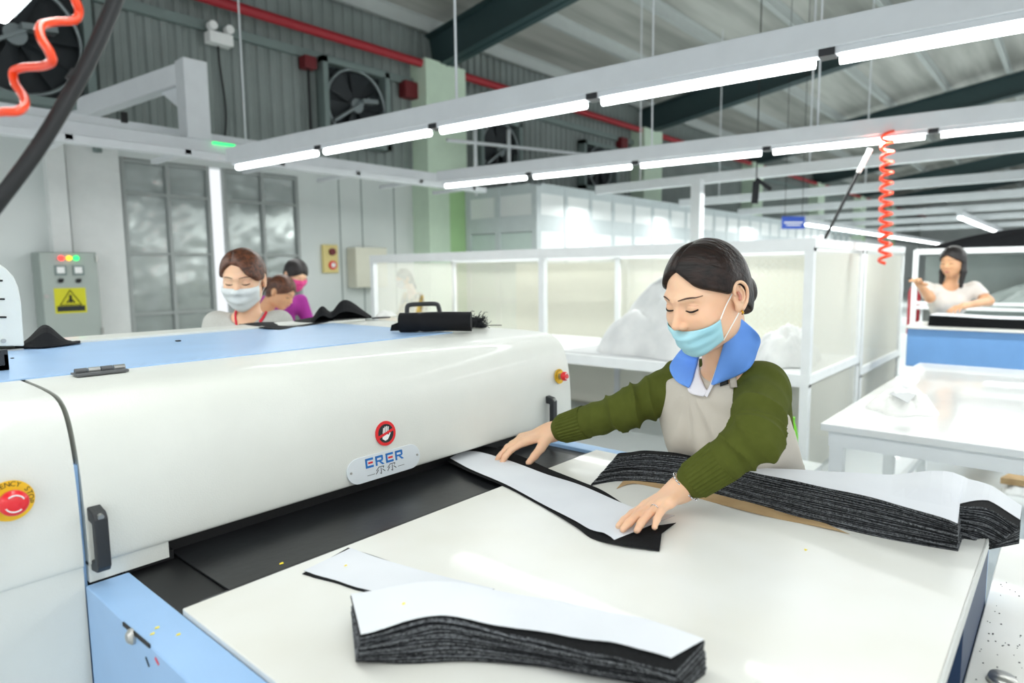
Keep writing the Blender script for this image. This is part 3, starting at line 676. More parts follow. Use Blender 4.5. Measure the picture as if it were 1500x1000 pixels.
heap('garment_heap', fx+.36, -.2, .951, .28, 1.1, .28, 'clad', 33, 'wrapped grey bundles stored inside the far mesh rack', 'clothes')
p = U(1338, 460, 8.2)
r = empty('fire_extinguisher', (p[0], p[1], 0), 'red fire extinguisher beside the far mesh rack', 'extinguisher')
MB().tube([(p[0], p[1], .55), (p[0], p[1], .58), (p[0], p[1], 1.1), (p[0], p[1], 1.16), (p[0], p[1], 1.19)], [.05, .07, .07, .05, .02], 16).build('cylinder_body', 'redpipe', r, smooth=True)
MB().tube([(p[0], p[1], 1.19), (p[0], p[1], 1.25)], .02, 8).bar((p[0], p[1], 1.25), (p[0]-.1, p[1]+.06, 1.27), .02, .015).build('valve', 'black', r)
tagm(boxo('stand', (p[0]-.12, p[1]-.12, 0), (p[0]+.12, p[1]+.12, .549), 'whitesteel'), 'white stand under the red fire extinguisher', 'stand')
# ------------------------------------------------------------------ FUSING MACHINE
TZ = .90
mach = empty('fusing_machine', (.4, 1.3, 0), 'large white and blue fusing machine with conveyor belt filling the left', 'machine')
HX0, HX1 = .322, 1.745
prof = [(1.255, .924), (1.250, .935), (1.251, 1.0), (1.256, 1.07), (1.265, 1.12), (1.280, 1.163), (1.304, 1.193), (1.345, 1.209), (1.42, 1.2145), (1.52, 1.216), (1.68, 1.2165), (2.42, 1.2165)]
pi_ = interp([(a, b, 0) for a, b in prof], 60)[:, :2]; pi_[-1] = (2.42, 1.2165)
def hood(name, x0, x1, poly, m, bev=.012, rnd=0):
    full = [(x0, a, b) for a, b in poly]
    n = len(full); mb = MB(); xs = [x0, x1]
    if rnd:
        xs = [x0]+[x1-rnd+rnd*math.sin(t) for t in np.linspace(0, PI/2, 8)]
    c = V(0, 1.85, 1.0)
    rings = []
    for x in xs:
        ins = 0 if x <= x1-rnd else rnd-math.sqrt(max(0, rnd**2-(x-(x1-rnd))**2))
        ring = []
        for (a, b) in poly:
            a2 = a+ins if a < 1.4 else a+ins*max(0, (1.7-a)/.3); b2 = b-ins if b > 1.0 else b
            ring.append((x, a2, b2))
        rings.append(ring)
    vs = [p for r_ in rings for p in r_]; fs = []
    for i in range(len(rings)-1):
        for k in range(n): fs.append((i*n+k, i*n+(k+1) % n, (i+1)*n+(k+1) % n, (i+1)*n+k))
    fs += [tuple(range(n)), tuple((len(rings)-1)*n+k for k in range(n))[::-1]]
    o = mb.add(vs, [f[::-1] for f in fs]).build(name, m, mach, smooth=True)
    es = o.modifiers.new('es', 'EDGE_SPLIT'); es.split_angle = .55
    return o
top = list(map(tuple, pi_))
hp = top+[(2.42, .93)]
hoodo = hood('hood', HX0+.004, HX1, hp, 'hood', rnd=.016)
hoodo['label'] = 'white curved hood'
# lower lip at the left end, where the hood drops to the rail
xl = onz(245, 802, .905)[0]
boxo('hood_lip', (HX0+.004, 1.256, .893), (onz(245, 805, .905)[0], 1.29, .93), 'hood', mach)
# side tower left
tp = top+[(2.42, .0), (1.262, .0), (1.262, .3)]
hood('side_cabinet', -.6, HX0-.004, [(1.262, 0), (1.262, .5), (1.256, .87)]+top+[(2.42, 0)], 'hoodside')
boxo('inner_frame', (-.5, 1.30, .1), (HX1-.04, 2.38, 1.1), 'blackmetal', mach)
boxo('side_cabinet_blue_edge', (HX0-.003, 1.268, .0), (HX0+.0035, 1.6, 1.10), 'bluepaint', mach).name = 'blue_edge_strip'
# blue top plate
pa, pb_, pc, pd = onz(25, 560, 1.218), onz(735, 476, 1.218), onz(119, 503, 1.218), onz(333, 484, 1.218)
boxo('top_plate', (-.6, 1.565, 1.2165), (1.50, 2.26, 1.2195), 'bluetop', mach)
boxo('back_strip', (-.6, 2.262, 1.2165), (1.66, 2.42, 1.2265), 'hood', mach, bevel=.002)
# hinge
p = onz(145, 546, 1.219)
hg = MB().box(p+V(-.045, -.022, -.001), p+V(.05, .004, .004)).box(p+V(-.045, .004, 0), p+V(.05, .022, .004)).build('hinge', 'roller', mach, bevel=.001)
for k in range(4): MB().tube([p+V(-.042+.0235*k, .004, .007), p+V(-.042+.0235*k+.0215, .004, .007)], .0062, 12).build('knuckle', 'steel' if k % 2 else 'roller', hg)
# right end trim and side
MB().box((1.655, 1.262, .925), (1.657, 1.27, 1.1)).build('panel_seam', 'black', mach) if False else None
# handles
def handle(px, py0, py1, Y, label=None):
    a = ony(px, py0, Y-.03); b = ony(px, py1, Y-.03); x = (a[0]+b[0])/2; w_ = .0105
    z1, z0 = a[2], b[2]; s = Y+.004
    pts = [(s, z1), (Y-.026, z1-.006), (Y-.034, z1-.016), (Y-.034, z0+.014), (Y-.026, z0+.004), (s, z0), (s, z0+.02), (Y-.018, z0+.022), (Y-.018, z1-.026), (s, z1-.024)]
    poly = [(x-w_, q[0], q[1]) for q in pts]
    mb = MB(); n = len(pts)
    # quads between outer and inner chains
    outer = pts[:6]; inner = [pts[9], pts[8], pts[8], pts[7], pts[7], pts[6]]
    for sx in (-w_, w_): pass
    vs = [(x+sx, q[0], q[1]) for sx in (-w_, w_) for q in outer+inner]; N = 12; fs = []
    for i in range(5):
        fs += [(i, i+1, 6+i+1, 6+i), (N+i+1, N+i, N+6+i, N+6+i+1), (i+1, i, N+i, N+i+1), (6+i, 6+i+1, N+6+i+1, N+6+i)]
    fs += [(0, 6, N+6, N), (11, 5, N+5, N+11)]
    h = mb.add(vs, fs).build('pull_handle', 'blackplastic', mach, bevel=.002)
    MB().tube([(x, Y-.0275, z1-.012), (x, Y-.034, z1-.013)], .005, 10).build('screw', 'steel', h)
    return h
handle(150, 745, 842, 1.252); handle(812, 580, 640, 1.256)
# emergency stops
def text_mesh(txt, size, name, m, parent, frame, extr=.0004):
    """frame(u,v)->world point; u right, v up"""
    cu = bpy.data.curves.new(name, 'FONT'); cu.body = txt; cu.size = size; cu.align_x = 'CENTER'; cu.align_y = 'CENTER'; cu.resolution_u = 3
    tmp = bpy.data.objects.new(name, cu); col.objects.link(tmp); dg = bpy.context.evaluated_depsgraph_get()
    me0 = bpy.data.meshes.new_from_object(tmp.evaluated_get(dg)); bpy.data.objects.remove(tmp)
    vs = [frame(v.co.x, v.co.y) for v in me0.vertices]; fs = [tuple(p.vertices) for p in me0.polygons]
    mb = MB(); mb.add(vs, fs); bpy.data.meshes.remove(me0); return mb
def estop(c, n, upv, R_, lab):
    n = nrm(n); u = nrm(np.cross(upv, n)); v = np.cross(n, u)
    r = MB().tube([c, c+n*.0025], R_, 40).build('emergency_stop_plate', 'yellow', mach)
    full = MB(); txt = 'EMERGENCY STOP'
    for k, ch in enumerate(txt):
        if ch == ' ': continue
        a = PI/2+1.75-k*3.6/13+.0; cc = c+n*.003+(u*math.cos(a)+v*math.sin(a))*R_*.82
        uu = u*math.sin(a)-v*math.cos(a); vv = u*math.cos(a)+v*math.sin(a)
        t = text_mesh(ch, R_*.34, 't', 'black', r, lambda x, y: cc+uu*x+vv*y)
        full.add(t.v, t.f)
    full.build('lettering', 'black', r)
    MB().tube([c+n*.002, c+n*.016], R_*.42, 24).build('collar', 'steel', r)
    kn = MB().tube([c+n*.014, c+n*.018, c+n*.026, c+n*.030, c+n*.031], [R_*.5, R_*.62, R_*.62, R_*.5, R_*.1], 32).build('push_button', 'redbtn', r, smooth=True)
    for s in (0, PI):
        MB().tube([c+n*.0315+(u*math.cos(a)+v*math.sin(a))*R_*.4 for a in np.linspace(s+.4, s+2.2, 12)], .0011 if R_ < .04 else .0018, 6).build('arrow', 'white', kn)
    return r
c = ony(15, 733, 1.2525)
estop(c, (0, -1, .06), (0, 0, 1), .032, '')
estop(ony(819, 551, 1.2545), (0, -1, .10), (0, 0, 1), .024, '')
# name plate
def face_pt(x, z):
    yy = np.interp(z, pi_[:25, 1], pi_[:25, 0]); return V(x, yy, z)
sc = .957; W2 = .110; cz = .9565
nface = nrm(V(0, -1, .12)); uf = V(1, 0, 0); vf = nrm(np.cross(nface, uf)); vf = -vf if vf[2] < 0 else vf
cpl = face_pt(sc, cz)+nface*.004
def fr(u, v, o_=.0): return cpl+uf*u+vf*v+nface*o_
hp_ = .031; ring = [(W2-hp_+hp_*math.cos(a), hp_*math.sin(a)) for a in np.linspace(-PI/2, PI/2, 16)]+[(-(W2-hp_)-hp_*math.cos(a), hp_*math.sin(a)) for a in np.linspace(PI/2, -PI/2, 16)]
ring = [(a, b*.98) for a, b in ring]
pl = MB().prism([fr(a, b, -.0035) for a, b in ring], nface*.005).build('name_plate', 'plate', mach, bevel=.0008)
def strokes(polys, m, name, parent, o_=.0018):
    mb = MB()
    for pg in polys: mb.prism([fr(a, b, o_) for a, b in pg], nface*.0004)
    return mb.build(name, m, parent)
def q(x0, y0, x1, y1, sh=.25): return [(x0+y0*sh*0, y0), (x1, y0), (x1, y1), (x0, y1)]
EH = .023; y0_ = .001; th_ = .0052
def letE(x, w_=.023):
    blue = [q(x, y0_, x+th_, y0_+EH), q(x, y0_, x+w_, y0_+th_), q(x, y0_+EH-th_, x+w_, y0_+EH)]
    red = [q(x+th_+.0025, y0_+EH/2-.0022, x+w_-.002, y0_+EH/2+.0022)]
    return blue, red
def letR(x, w_=.024):
    return [q(x, y0_, x+th_, y0_+EH), q(x, y0_+EH-th_, x+w_-.003, y0_+EH), q(x+w_-th_-.001, y0_+.011, x+w_-.001, y0_+EH-.001), q(x+th_, y0_+.0085, x+w_-.003, y0_+.0125),
            [(x+.010, y0_+.0087), (x+.0155, y0_+.0087), (x+w_+.002, y0_), (x+w_-.005, y0_)]]
xs_ = [-.058, -.029, .002, .031]; bl = []; rd = []
for k, x in enumerate(xs_):
    if k % 2 == 0: a, b = letE(x); bl += a; rd += b
    else: bl += letR(x)
strokes(bl, 'inkblue', 'lettering', pl); strokes(rd, 'inkred', 'lettering_bars', pl)
ch = []
def stroke(x0, y0, x1, y1, t=.0016):
    d = nrm(V(x1-x0, y1-y0, 0)); n_ = V(-d[1], d[0], 0)*t/2; return [(x0-n_[0], y0-n_[1]), (x1-n_[0], y1-n_[1]), (x1+n_[0], y1+n_[1]), (x0+n_[0], y0+n_[1])]
for x in (-.018, .016):
    ch += [stroke(x-.004, -.0035, x+.012, -.0035), stroke(x-.003, -.0035, x-.0115, -.011), stroke(x+.012, -.0035, x+.0095, -.0075), stroke(x+.003, -.006, x+.003, -.0205), stroke(x+.003, -.0205, x-.001, -.018), stroke(x-.0045, -.0095, x-.0125, -.0185), stroke(x+.007, -.010, x+.0145, -.0165)]
ch += [stroke(-.056, -.0165, -.034, -.0165, .001), stroke(.036, -.0145, .056, -.0145, .001)]
strokes(ch, 'inkdark', 'characters', pl)
for s in (-1, 1): MB().tube([fr(s*.100, 0, .001), fr(s*.100, 0, .0035)], .0028, 12).build('rivet', 'steel', pl)
# no hands sticker
cst = face_pt(.965, 1.030)+nface*.0025
def fs_(u, v, o_=.0): return cst+uf*u+vf*v+nface*o_
disc = lambda R_, a0=0, a1=2*PI, n=40: [(R_*math.cos(t), R_*math.sin(t)) for t in np.linspace(a0, a1, n, endpoint=False)]
Rs = .030
st = MB().prism([fs_(a, b, -.002) for a, b in disc(Rs)], nface*.0026).build('warning_sticker', 'inkred', mach)
st['label'] = 'round red no-hands sticker'
MB().prism([fs_(a, b, .0007) for a, b in disc(Rs*.76)], nface*.0003).build('sticker_field', 'inkdark', st)
mb = MB(); hand = [(-.011, -.004), (-.012, -.012), (-.004, -.0175), (.004, -.015), (.010, -.007), (.014, -.001), (.011, .0), (.006, -.005), (.003, -.001), (-.008, -.001)]
mb.prism([fs_(a, b, .0011) for a, b in hand], nface*.0003)
for k, (a, b) in enumerate(((-.0075, .014), (-.003, .0165), (.002, .017), (.0065, .0155))): mb.prism([fs_(*p_, .0011) for p_ in stroke(a-.001, .001, a+.002, b, .0026)], nface*.0003)
mb.build('hand_symbol', 'white', st)
a_ = .28
MB().prism([fs_(*p_, .0015) for p_ in stroke(-Rs*.85*math.cos(a_), -Rs*.85*math.sin(a_), Rs*.85*math.cos(a_), Rs*.85*math.sin(a_), .0062)], nface*.0004).build('ban_bar', 'inkred', st)
# conveyor: rails, belt, feed table
RX0, RX1 = .383, 1.545
boxo('side_rail', (HX0+.008, .0, .62), (.392-.008, 1.254, .8885), 'bluepaint', mach, bevel=.004) if False else None
# near rail as an extruded box slightly above the belt
ra, rb = onz(130, 858, .892), onz(185, 837, .892)
MB().box((.318, -.4, .45), (.386, 1.252, .892)).build('side_rail', 'bluepaint', mach, bevel=.003, seg=2)
MB().box((1.556, .12, .45), (1.61, 1.6, .892)).build('side_rail', 'bluepaint', mach, bevel=.003, seg=2)
MB().box((.388, 1.04, .868), (1.555, 1.9, .8815), 0).build('conveyor_bed', 'blackmetal', mach)
bl0 = onz(262, 815, .886)[0]
MB().tube([(.43, 1.055, .868), (1.55, 1.055, .868)], .018, 20).build('belt_roller', 'roller', mach, smooth=True)
n = 20; G = []
prof_b = [(1.036, .872), (1.038, .880), (1.046, .8855), (1.06, .887), (1.3, .887), (1.9, .887)]
G = np.array([[(x, a, b) for a, b in prof_b] for x in (.475, 1.0, 1.5)])
mb = MB(); slab(mb, G, (0, 0, 1), .003); mb.build('conveyor_belt', 'belt', mach, smooth=False)
boxo('cross_bar', (.386, 1.27, .882), (.47, 1.30, .90), 'blackmetal', mach)
# feed table top
TB = MB().prism([(RX0+.006, 1.024, .880), (1.548, 1.024, .880), (1.548, .102, .880), (RX0+.006, -.30, .880)][::-1], (0, 0, .020))
TB = MB().box((RX0+.004, .100, .880), (1.552, 1.028, .900)).build('feed_table', 'table', mach, bevel=.002)
MB().box((RX0+.004, .097, .874), (1.552, .0998, .9005)).build('table_edge_trim', 'tableedge', mach)
MB().box((1.16, .098, .60), (1.53, .13, .873)).build('end_plate', 'navy', mach)
MB().box((1.532, .099, .50), (1.555, .12, .873)).build('end_bracket', 'bluepaint', mach)
for x, y in ((.35, .2), (1.58, .25)): boxo('leg', (x-.03, y-.03, 0), (x+.03, y+.03, .45), 'bluepaint', mach)
boxo('under_cabinet', (.35, 1.3, 0), (1.6, 2.35, .85), 'bluepaint', mach)
# rail slot with bolt, painted dashes
RXs = .318
def onrail(px, py): return onx(px, py, RXs)
a = onrail(181, 913); b = onrail(220, 946)
MB().bar(a+V(-.0006, 0, 0), b+V(-.0006, 0, 0), .006, .002, upv=(1, 0, 0)).build('slot', 'black', mach)
c = onrail(195, 931); MB().tube([c, c+V(-.004, 0, 0), c+V(-.009, 0, 0)], [.012, .012, .007], 18).build('bolt', 'steel', mach)
for (p1, p2, m_) in (((214, 962), (219, 976), 'black'), ((228, 963), (233, 973), 'inkred')):
    MB().bar(onrail(*p1)+V(-.0006, 0, 0), onrail(*p2)+V(-.0006, 0, 0), .0035, .001, upv=(1, 0, 0)).build('paint_mark', m_, mach)
# control box on top left
bz = 1.2195
cb0 = onz(36, 512, bz); d0 = np.dot(cb0-CAM, fw)
cbx = empty('control_box', (cb0[0]-.2, cb0[1], bz), 'white rounded control housing with slotted side at the left edge', 'control box')
Yc = cb0[1]
sil = [(36, 507), (35, 490), (31, 440), (27, 420), (20, 405), (8, 392), (-6, 384), (-40, 378), (-150, 374), (-150, 507)]
poly = [ony(a, b, Yc) for a, b in sil]
MB().prism(poly, (0, .22, 0)).build('housing', 'hood', cbx, bevel=.004)
for yy, x1_ in ((411, 4), (438, 7), (464.5, 9.5)): 
    a = ony(-80, yy-1, Yc-.0008); b = ony(x1_, yy, Yc-.0008); MB().bar(a, b, .002, .005).build('vent_slot', 'black', cbx)
p = ony(5, 499, Yc-.001); MB().tube([p, p+V(0, -.003, 0)], .006, 12).build('screw', 'steel', cbx)
a = onz(-60, 522, bz); b = onz(30, 511, bz)
MB().box((a[0], b[1]-.035, bz+.0003), (b[0]+.0, b[1]+.12, bz+.004)).build('foot', 'steel', cbx)
a = onz(14, 541, bz+.001)
r = tagm(MB().box((a[0]-.25, a[1], bz+.0005), (a[0], a[1]+.012, bz+.045)).box((a[0]-.25, a[1], bz+.0005), (a[0], a[1]+.05, bz+.012)).box((a[0]-.008, a[1], bz+.0005), (a[0], a[1]+.05, bz+.035)).build('bracket', 'blackplastic', bevel=.001), 'black plastic tray on the blue machine top at the left edge', 'tray')

# second table at the right bottom corner
LZ = .76
lt = empty('side_table', (1.2, 0, 0), 'white table with black lint specks at the bottom right corner', 'table')
lx1 = 1.95
boxo('tabletop', (.40, -.9, LZ-.025), (lx1, .097, LZ), 'table', lt, bevel=.003)
for x in (.47, lx1-.07):
    for y in (-.83, .04): boxo('leg', (x-.025, y-.025, 0), (x+.025, y+.025, LZ-.025), 'whitesteel', lt)
mb = MB()
for k in range(70):
    p = onz(rng.uniform(1420, 1500), rng.uniform(850, 1000), LZ+.0002); s = rng.uniform(.0004, .0015)
    if p[1] < .09: mb.box(p-V(s, s, 0), p+V(s, s*.8, .0008))
tag(mb.build('lint_specks', 'black'), 'tiny black lint specks on the white table at the bottom right', 'lint', kind='stuff')
r = empty('steel_cup', onz(1468, 995, LZ), 'round metal rim showing at the bottom right edge', 'cup')
p = onz(1468, 1000, LZ); MB().tube([p+V(0, 0, .0005), p+V(0, 0, .012)], [.022, .018], 24).build('rim', 'steel', r, smooth=True)

# ------------------------------------------------------------------ things on the machine top
ZT = 1.2196
def cloth(name, pts, zoff, th, m, label, cat='cloth', z=ZT, parent=None, group=None, nu=24, nv=8, wav=.003, seed=0):
    """pts: (front px polyline, back px polyline); zoff(u,v) height above z"""
    fr_, bk = pts; A = interp([onz(a, b, z)for a, b in fr_], nu); B = interp([onz(a, b, z) for a, b in bk], nu)
    G = np.zeros((nu, nv, 3))
    for i in range(nu):
        for j in range(nv):
            u, v = i/(nu-1), j/(nv-1); G[i, j] = A[i]*(1-v)+B[i]*v; G[i, j, 2] = z+th+.0008+zoff(u, v)+wav*(.5+.5*math.sin(u*17+v*5+seed))*math.sin(PI*min(1, max(0, v)))
    mb = MB(); slab(mb, G, (0, 0, 1), th); o = mb.build(name, m, parent, smooth=False)
    o.modifiers.new('sub', 'SUBSURF').levels = 1; o.modifiers['sub'].render_levels = 1; o.modifiers['sub'].subdivision_type = 'SIMPLE'
    if label: tag(o, label, cat, group)
    return o
cloth('fabric_piece', ([(22, 511), (60, 511), (90, 508), (118, 504)], [(24, 506), (60, 503), (90, 501), (118, 502)]), lambda u, v: .055*math.sin(PI*min(1, u*1.15))**1.0*math.exp(-((u-.42)/.28)**2)*math.sin(PI*v)**.5+.003, .002, 'blackcloth', 'black folded cloth piece lying by the control housing on the machine')
cloth('fabric_piece', ([(350, 477), (402, 483), (450, 477), (492, 472)], [(352, 476), (400, 474), (440, 471), (480, 468)]), lambda u, v: .012*u*v+.004*math.sin(9*u), .002, 'blackcloth', 'flat black cloth piece on the machine top in front of the masked woman', wav=.004)
cloth('fabric_piece', ([(455, 475), (475, 474), (500, 472), (540, 468)], [(450, 471), (475, 470), (500, 469), (545, 466)]), lambda u, v: (.062*math.exp(-((u-.30)/.17)**2)+.085*math.exp(-((u-.72)/.2)**2))*math.sin(PI*min(1, v*.9+.1))**.6, .002, 'blackcloth', 'curled black cloth standing up at the back of the machine top', wav=.002)
cloth('fabric_scrap', ([(545, 469), (560, 468), (572, 467)], [(545, 467), (560, 466), (572, 466)]), lambda u, v: .004, .002, 'blackcloth', 'small black scrap between the curled cloth and the black roll', nu=8)
heap('lint_heap', *onz(565, 462, ZT+.01)[:2], ZT+.0075, .05, .03, .02, 'lint', 41, 'small white fluff pile behind the black roll on the machine', n=16)
p = onz(261, 500, ZT); tagm(boxo('scrap', p-V(.006, .006, -.0005), p+V(.006, .006, .004), 'black'), 'tiny black chip on the middle of the blue machine top', 'scrap')
p = onz(18, 525, ZT); tagm(boxo('scrap', p-V(.003, .003, -.0005), p+V(.003, .003, .002), 'black'), 'tiny black chip near the control housing on the blue top', 'scrap')
# rolled black cloth
ra = onz(585, 487, ZT); rb = onz(690, 486, ZT); dr_ = nrm(rb-ra); nr = V(-dr_[1], dr_[0], 0)
rr_ = .034; mb = MB(); pts = []
L_ = np.linalg.norm(rb-ra)
n = 26; m_ = 20; vs = []; 
for i in range(n):
    s = i/(n-1)
    for k in range(m_):
        a = 2*PI*k/m_; r0 = rr_*(1+.04*math.sin(3*a+s*5))*(1-.10*math.exp(-((s-.28)/.03)**2))
        vs.append(ra+dr_*L_*s+nr*(math.cos(a)*r0*1.25+.02)+V(0, 0, rr_*.98+math.sin(a)*r0*.96))
fs = [(i*m_+k, i*m_+(k+1) % m_, (i+1)*m_+(k+1) % m_, (i+1)*m_+k) for i in range(n-1) for k in range(m_)]+[tuple(range(m_)), tuple((n-1)*m_+k for k in range(m_))[::-1]]
roll = mb.add(vs, fs).build('fabric_roll', 'blackcloth', smooth=True); tagm(roll, 'rolled bundle of black cloth on the right of the machine top', 'cloth')
es = roll.modifiers.new('es', 'EDGE_SPLIT'); es.split_angle = 1
MB().prism([ra+V(*(-dr_*.035))+nr*.02+V(0, 0, .004), ra+nr*.03+V(0, 0, .004), ra+nr*.03+V(0, 0, .036), ra-dr_*.03+nr*.02+V(0, 0, .024)], nr*.004).build('flap', 'blackcloth', roll)
# carrying handle object behind the roll
ha = onz(597, 471, ZT); hb = onz(643, 469, ZT); dd = nrm(hb-ha)
base = ha+nr*.0
hx = tag(empty('hand_iron', (ha+hb)/2, 'black hand tool with a loop handle behind the black roll', 'tool'))
Lh = np.linalg.norm(hb-ha)
MB().tube(interp([ha+V(0, 0, .02), ha+V(0, 0, .055), ha+dd*.012+V(0, 0, .068), ha+dd*Lh*.5+V(0, 0, .070), hb-dd*.012+V(0, 0, .068), hb+V(0, 0, .055), hb+dd*.006+V(0, 0, .02)], 30), .0095, 10).build('loop_handle', 'blackplastic', hx, smooth=True)
MB().bar(ha-dd*.01+V(0, 0, .018), hb+dd*.012+V(0, 0, .018), .05, .034).build('body', 'blackplastic', hx, bevel=.006)
def fuzzball(c, s, n, m, name, label, cat, seed):
    rg = np.random.default_rng(seed); mb = MB()
    for k in range(n):
        a = c+rg.normal(size=3)*s*V(1, 1, .55); b = a+rg.normal(size=3)*s*.8; cc = b+rg.normal(size=3)*s*.6
        P_ = interp([V(*q)*V(1, 1, 1) for q in (a, b, cc)], 7); P_[:, 2] = np.maximum(P_[:, 2], ZT+.002); mb.tube(P_, .0012, 4)
    o = mb.build(name, m); tag(o, label, cat, kind='stuff'); return o
c = onz(702, 480, ZT)+V(0, 0, .018)
fuzzball(c+V(0, 0, .004), .013, 110, 'fuzz', 'thread_waste', 'frayed black thread waste at the right end of the black roll', 'thread', 3)
cloth('fabric_scrap', ([(665, 477), (680, 479), (700, 480), (712, 480)], [(665, 474), (680, 474), (700, 476), (712, 477)]), lambda u, v: .03*math.sin(PI*u)*math.sin(PI*v)**.5, .002, 'blackcloth', 'black cloth fold behind the right end of the black roll', nu=12)
a = onz(706, 477, ZT); b = onz(735, 477, ZT); tagm(MB().tube([a+V(0, 0, .002), b+V(0, 0, .002)], .0018, 6).build('thread', 'blackcloth'), 'dark thread end trailing right from the thread waste', 'thread')

ORD = 'lowest second third fourth fifth sixth seventh eighth ninth tenth eleventh twelfth thirteenth fourteenth fifteenth sixteenth seventeenth eighteenth nineteenth twentieth'.split()
def plylab(i, n, where): return 'black cloth ply, %s, %s' % ('topmost under the white sheet' if i == n-1 else (ORD[i]+(' of all' if i == 0 else ' from the bottom')), where)
# ------------------------------------------------------------------ cloth plies on the feed table
def ply(front, back, z, th, label, group, mside='wooledge', mtop='wool', seed=0, nu=56, nv=5, zf=None, inter=True, name='cloth_ply', minter='interfacing'):
    rg = np.random.default_rng(seed); A = interp(front, nu); B = interp(back, nu); G = np.zeros((nu, nv, 3))
    jit = np.cumsum(rg.normal(size=nu))*.00035; jit -= jit.mean()
    for i in range(nu):
        for j in range(nv):
            v = j/(nv-1); u = i/(nu-1); p = A[i]*(1-v)+B[i]*v; p = p+V(0, 0, 0); d = nrm((B[i]-A[i])*V(1, 1, 0)); p[:2] -= d[:2]*jit[i]*(1-v)
            p[2] = (z if zf is None else zf(u, v, z, p))+th; G[i, j] = p
    mb = MB(); slab(mb, G, (0, 0, 1), th*.93, 0, 1, 0)
    if inter:
        G2 = G.copy(); G2[..., 2] += th*.07+.0003
        for i in range(nu):
            d = nrm((B[i]-A[i])*V(1, 1, 0)); G2[i, 0, :2] += d[:2]*rg.normal()*.0003
    o = mb.build(name, None, mats=[mtop, mside]); tag(o, label, 'cloth', group)
    if inter:
        mb = MB(); slab(mb, G2, (0, 0, 1), .00045, 0, 1, 0); mb.build('interlining', None, o, mats=['interinner', 'interedge'])
    return o
# near stack -----------------------------------------------------------
fb = [(524, 972), (600, 974), (690, 972), (780, 978), (850, 990), (920, 1001), (1003, 1014)]
ftp = [(528, 935), (600, 920), (665, 916), (760, 930), (850, 950), (920, 966), (990, 984)]
bt = [(514, 872), (600, 862), (680, 864), (780, 874), (880, 892), (960, 912), (1032, 938)]
NN = 17; H1 = .046
Fb = np.array([onz(*q, TZ) for q in fb]); Ft = np.array([onz(*q, TZ+H1) for q in ftp]); Bt_ = np.array([onz(*q, TZ+H1) for q in bt]); Bb = Bt_*V(1, 1, 0)+V(0, 0, TZ)+V(.002, -.002, 0)
def near_z(s):
    return lambda u, v, z, p: z+s*(.010*math.exp(-((u-.27)/.12)**2)-.004*math.exp(-((u-.62)/.2)**2)-.02*max(0, u-.9)+.0008*math.sin(u*30+s*16))
for i in range(NN):
    s = i/(NN-1); th = H1/NN
    f_ = Fb*(1-s)+Ft*s; b_ = Bb*(1-s)+Bt_*s
    f_[:, :2] += nrm((Fb-Bb)[3][:2])*rng.normal()*.0015
    e0 = rng.normal()*.002; f_[0, 0] += e0; b_[0, 0] += e0; f_[-1, 0] += -e0; b_[-1, 0] += -e0
    ply(f_, b_, TZ+.0004+i*th, th, plylab(i, NN, 'in the near stack'), 'black plies of the near stack', mside='wooledge2' if i % 3 == 1 else 'wooledge', seed=i, zf=near_z(s), inter=i < NN-1)
ws = [(529, 933), (600, 918), (665, 914), (760, 921), (850, 933), (920, 946), (985, 964)]
Wf = np.array([onz(*q, TZ+H1) for q in ws]); Wb = Bt_
ply(Wf, Wb, TZ+H1+.0026, .0006, 'white interlining sheet on top of the near stack', None, mside='interedge', mtop='interfacing', seed=99, zf=near_z(1), inter=False, name='interlining_sheet')
# far stack --------------------------------------------------------------
def upx(L): return np.array([onz(a, b, z) for a, b, z in L])
H2 = .058; N2 = 20
T0, T1 = TZ+.001, TZ+H2
m_fb = upx([(864, 711, T0), (905, 704, T0), (960, 707, T0), (1030, 719, T0), (1110, 740, T0), (1200, 765, T0), (1300, 788, T0), (1403, 806, T0)])
m_ft = upx([(900, 668, T1), (930, 667, T1), (970, 668, T1), (1030, 674, T1), (1110, 691, T1), (1200, 713, T1), (1300, 739, T1), (1403, 768, T1)])
m_bt = upx([(905, 662, T1), (930, 662, T1), (970, 663, T1), (1030, 670, T1), (1110, 682, T1), (1200, 690, T1), (1300, 699, T1), (1406, 700, T1)])
t_fb = upx([(1409, 788, T0), (1430, 797, .892), (1450, 803, .868)]); t_ft = upx([(1405, 741, T1), (1450, 746, T1-.001), (1493, 772, T1-.016)])
t_bt = upx([(1413, 700, T1), (1455, 714, T1-.002), (1497, 742, T1-.013)])
m_bb = m_bt*V(1, 1, 0)+V(0, 0, T0); t_bb = t_bt*V(1, 1, 0)+np.array([[0, 0, T0], [0, 0, T0-.008], [0, 0, T0-.03]])
m_bb[0] += V(0, .02, 0)
def far_cols(s, inset=0):
    f = np.concatenate([interp(m_fb*(1-s)+m_ft*s, 46), interp(t_fb*(1-s)+t_ft*s, 12)])
    b = np.concatenate([interp(m_bb*(1-s)+m_bt*s, 46), interp(t_bb*(1-s)+t_bt*s, 12)])
    return f, b
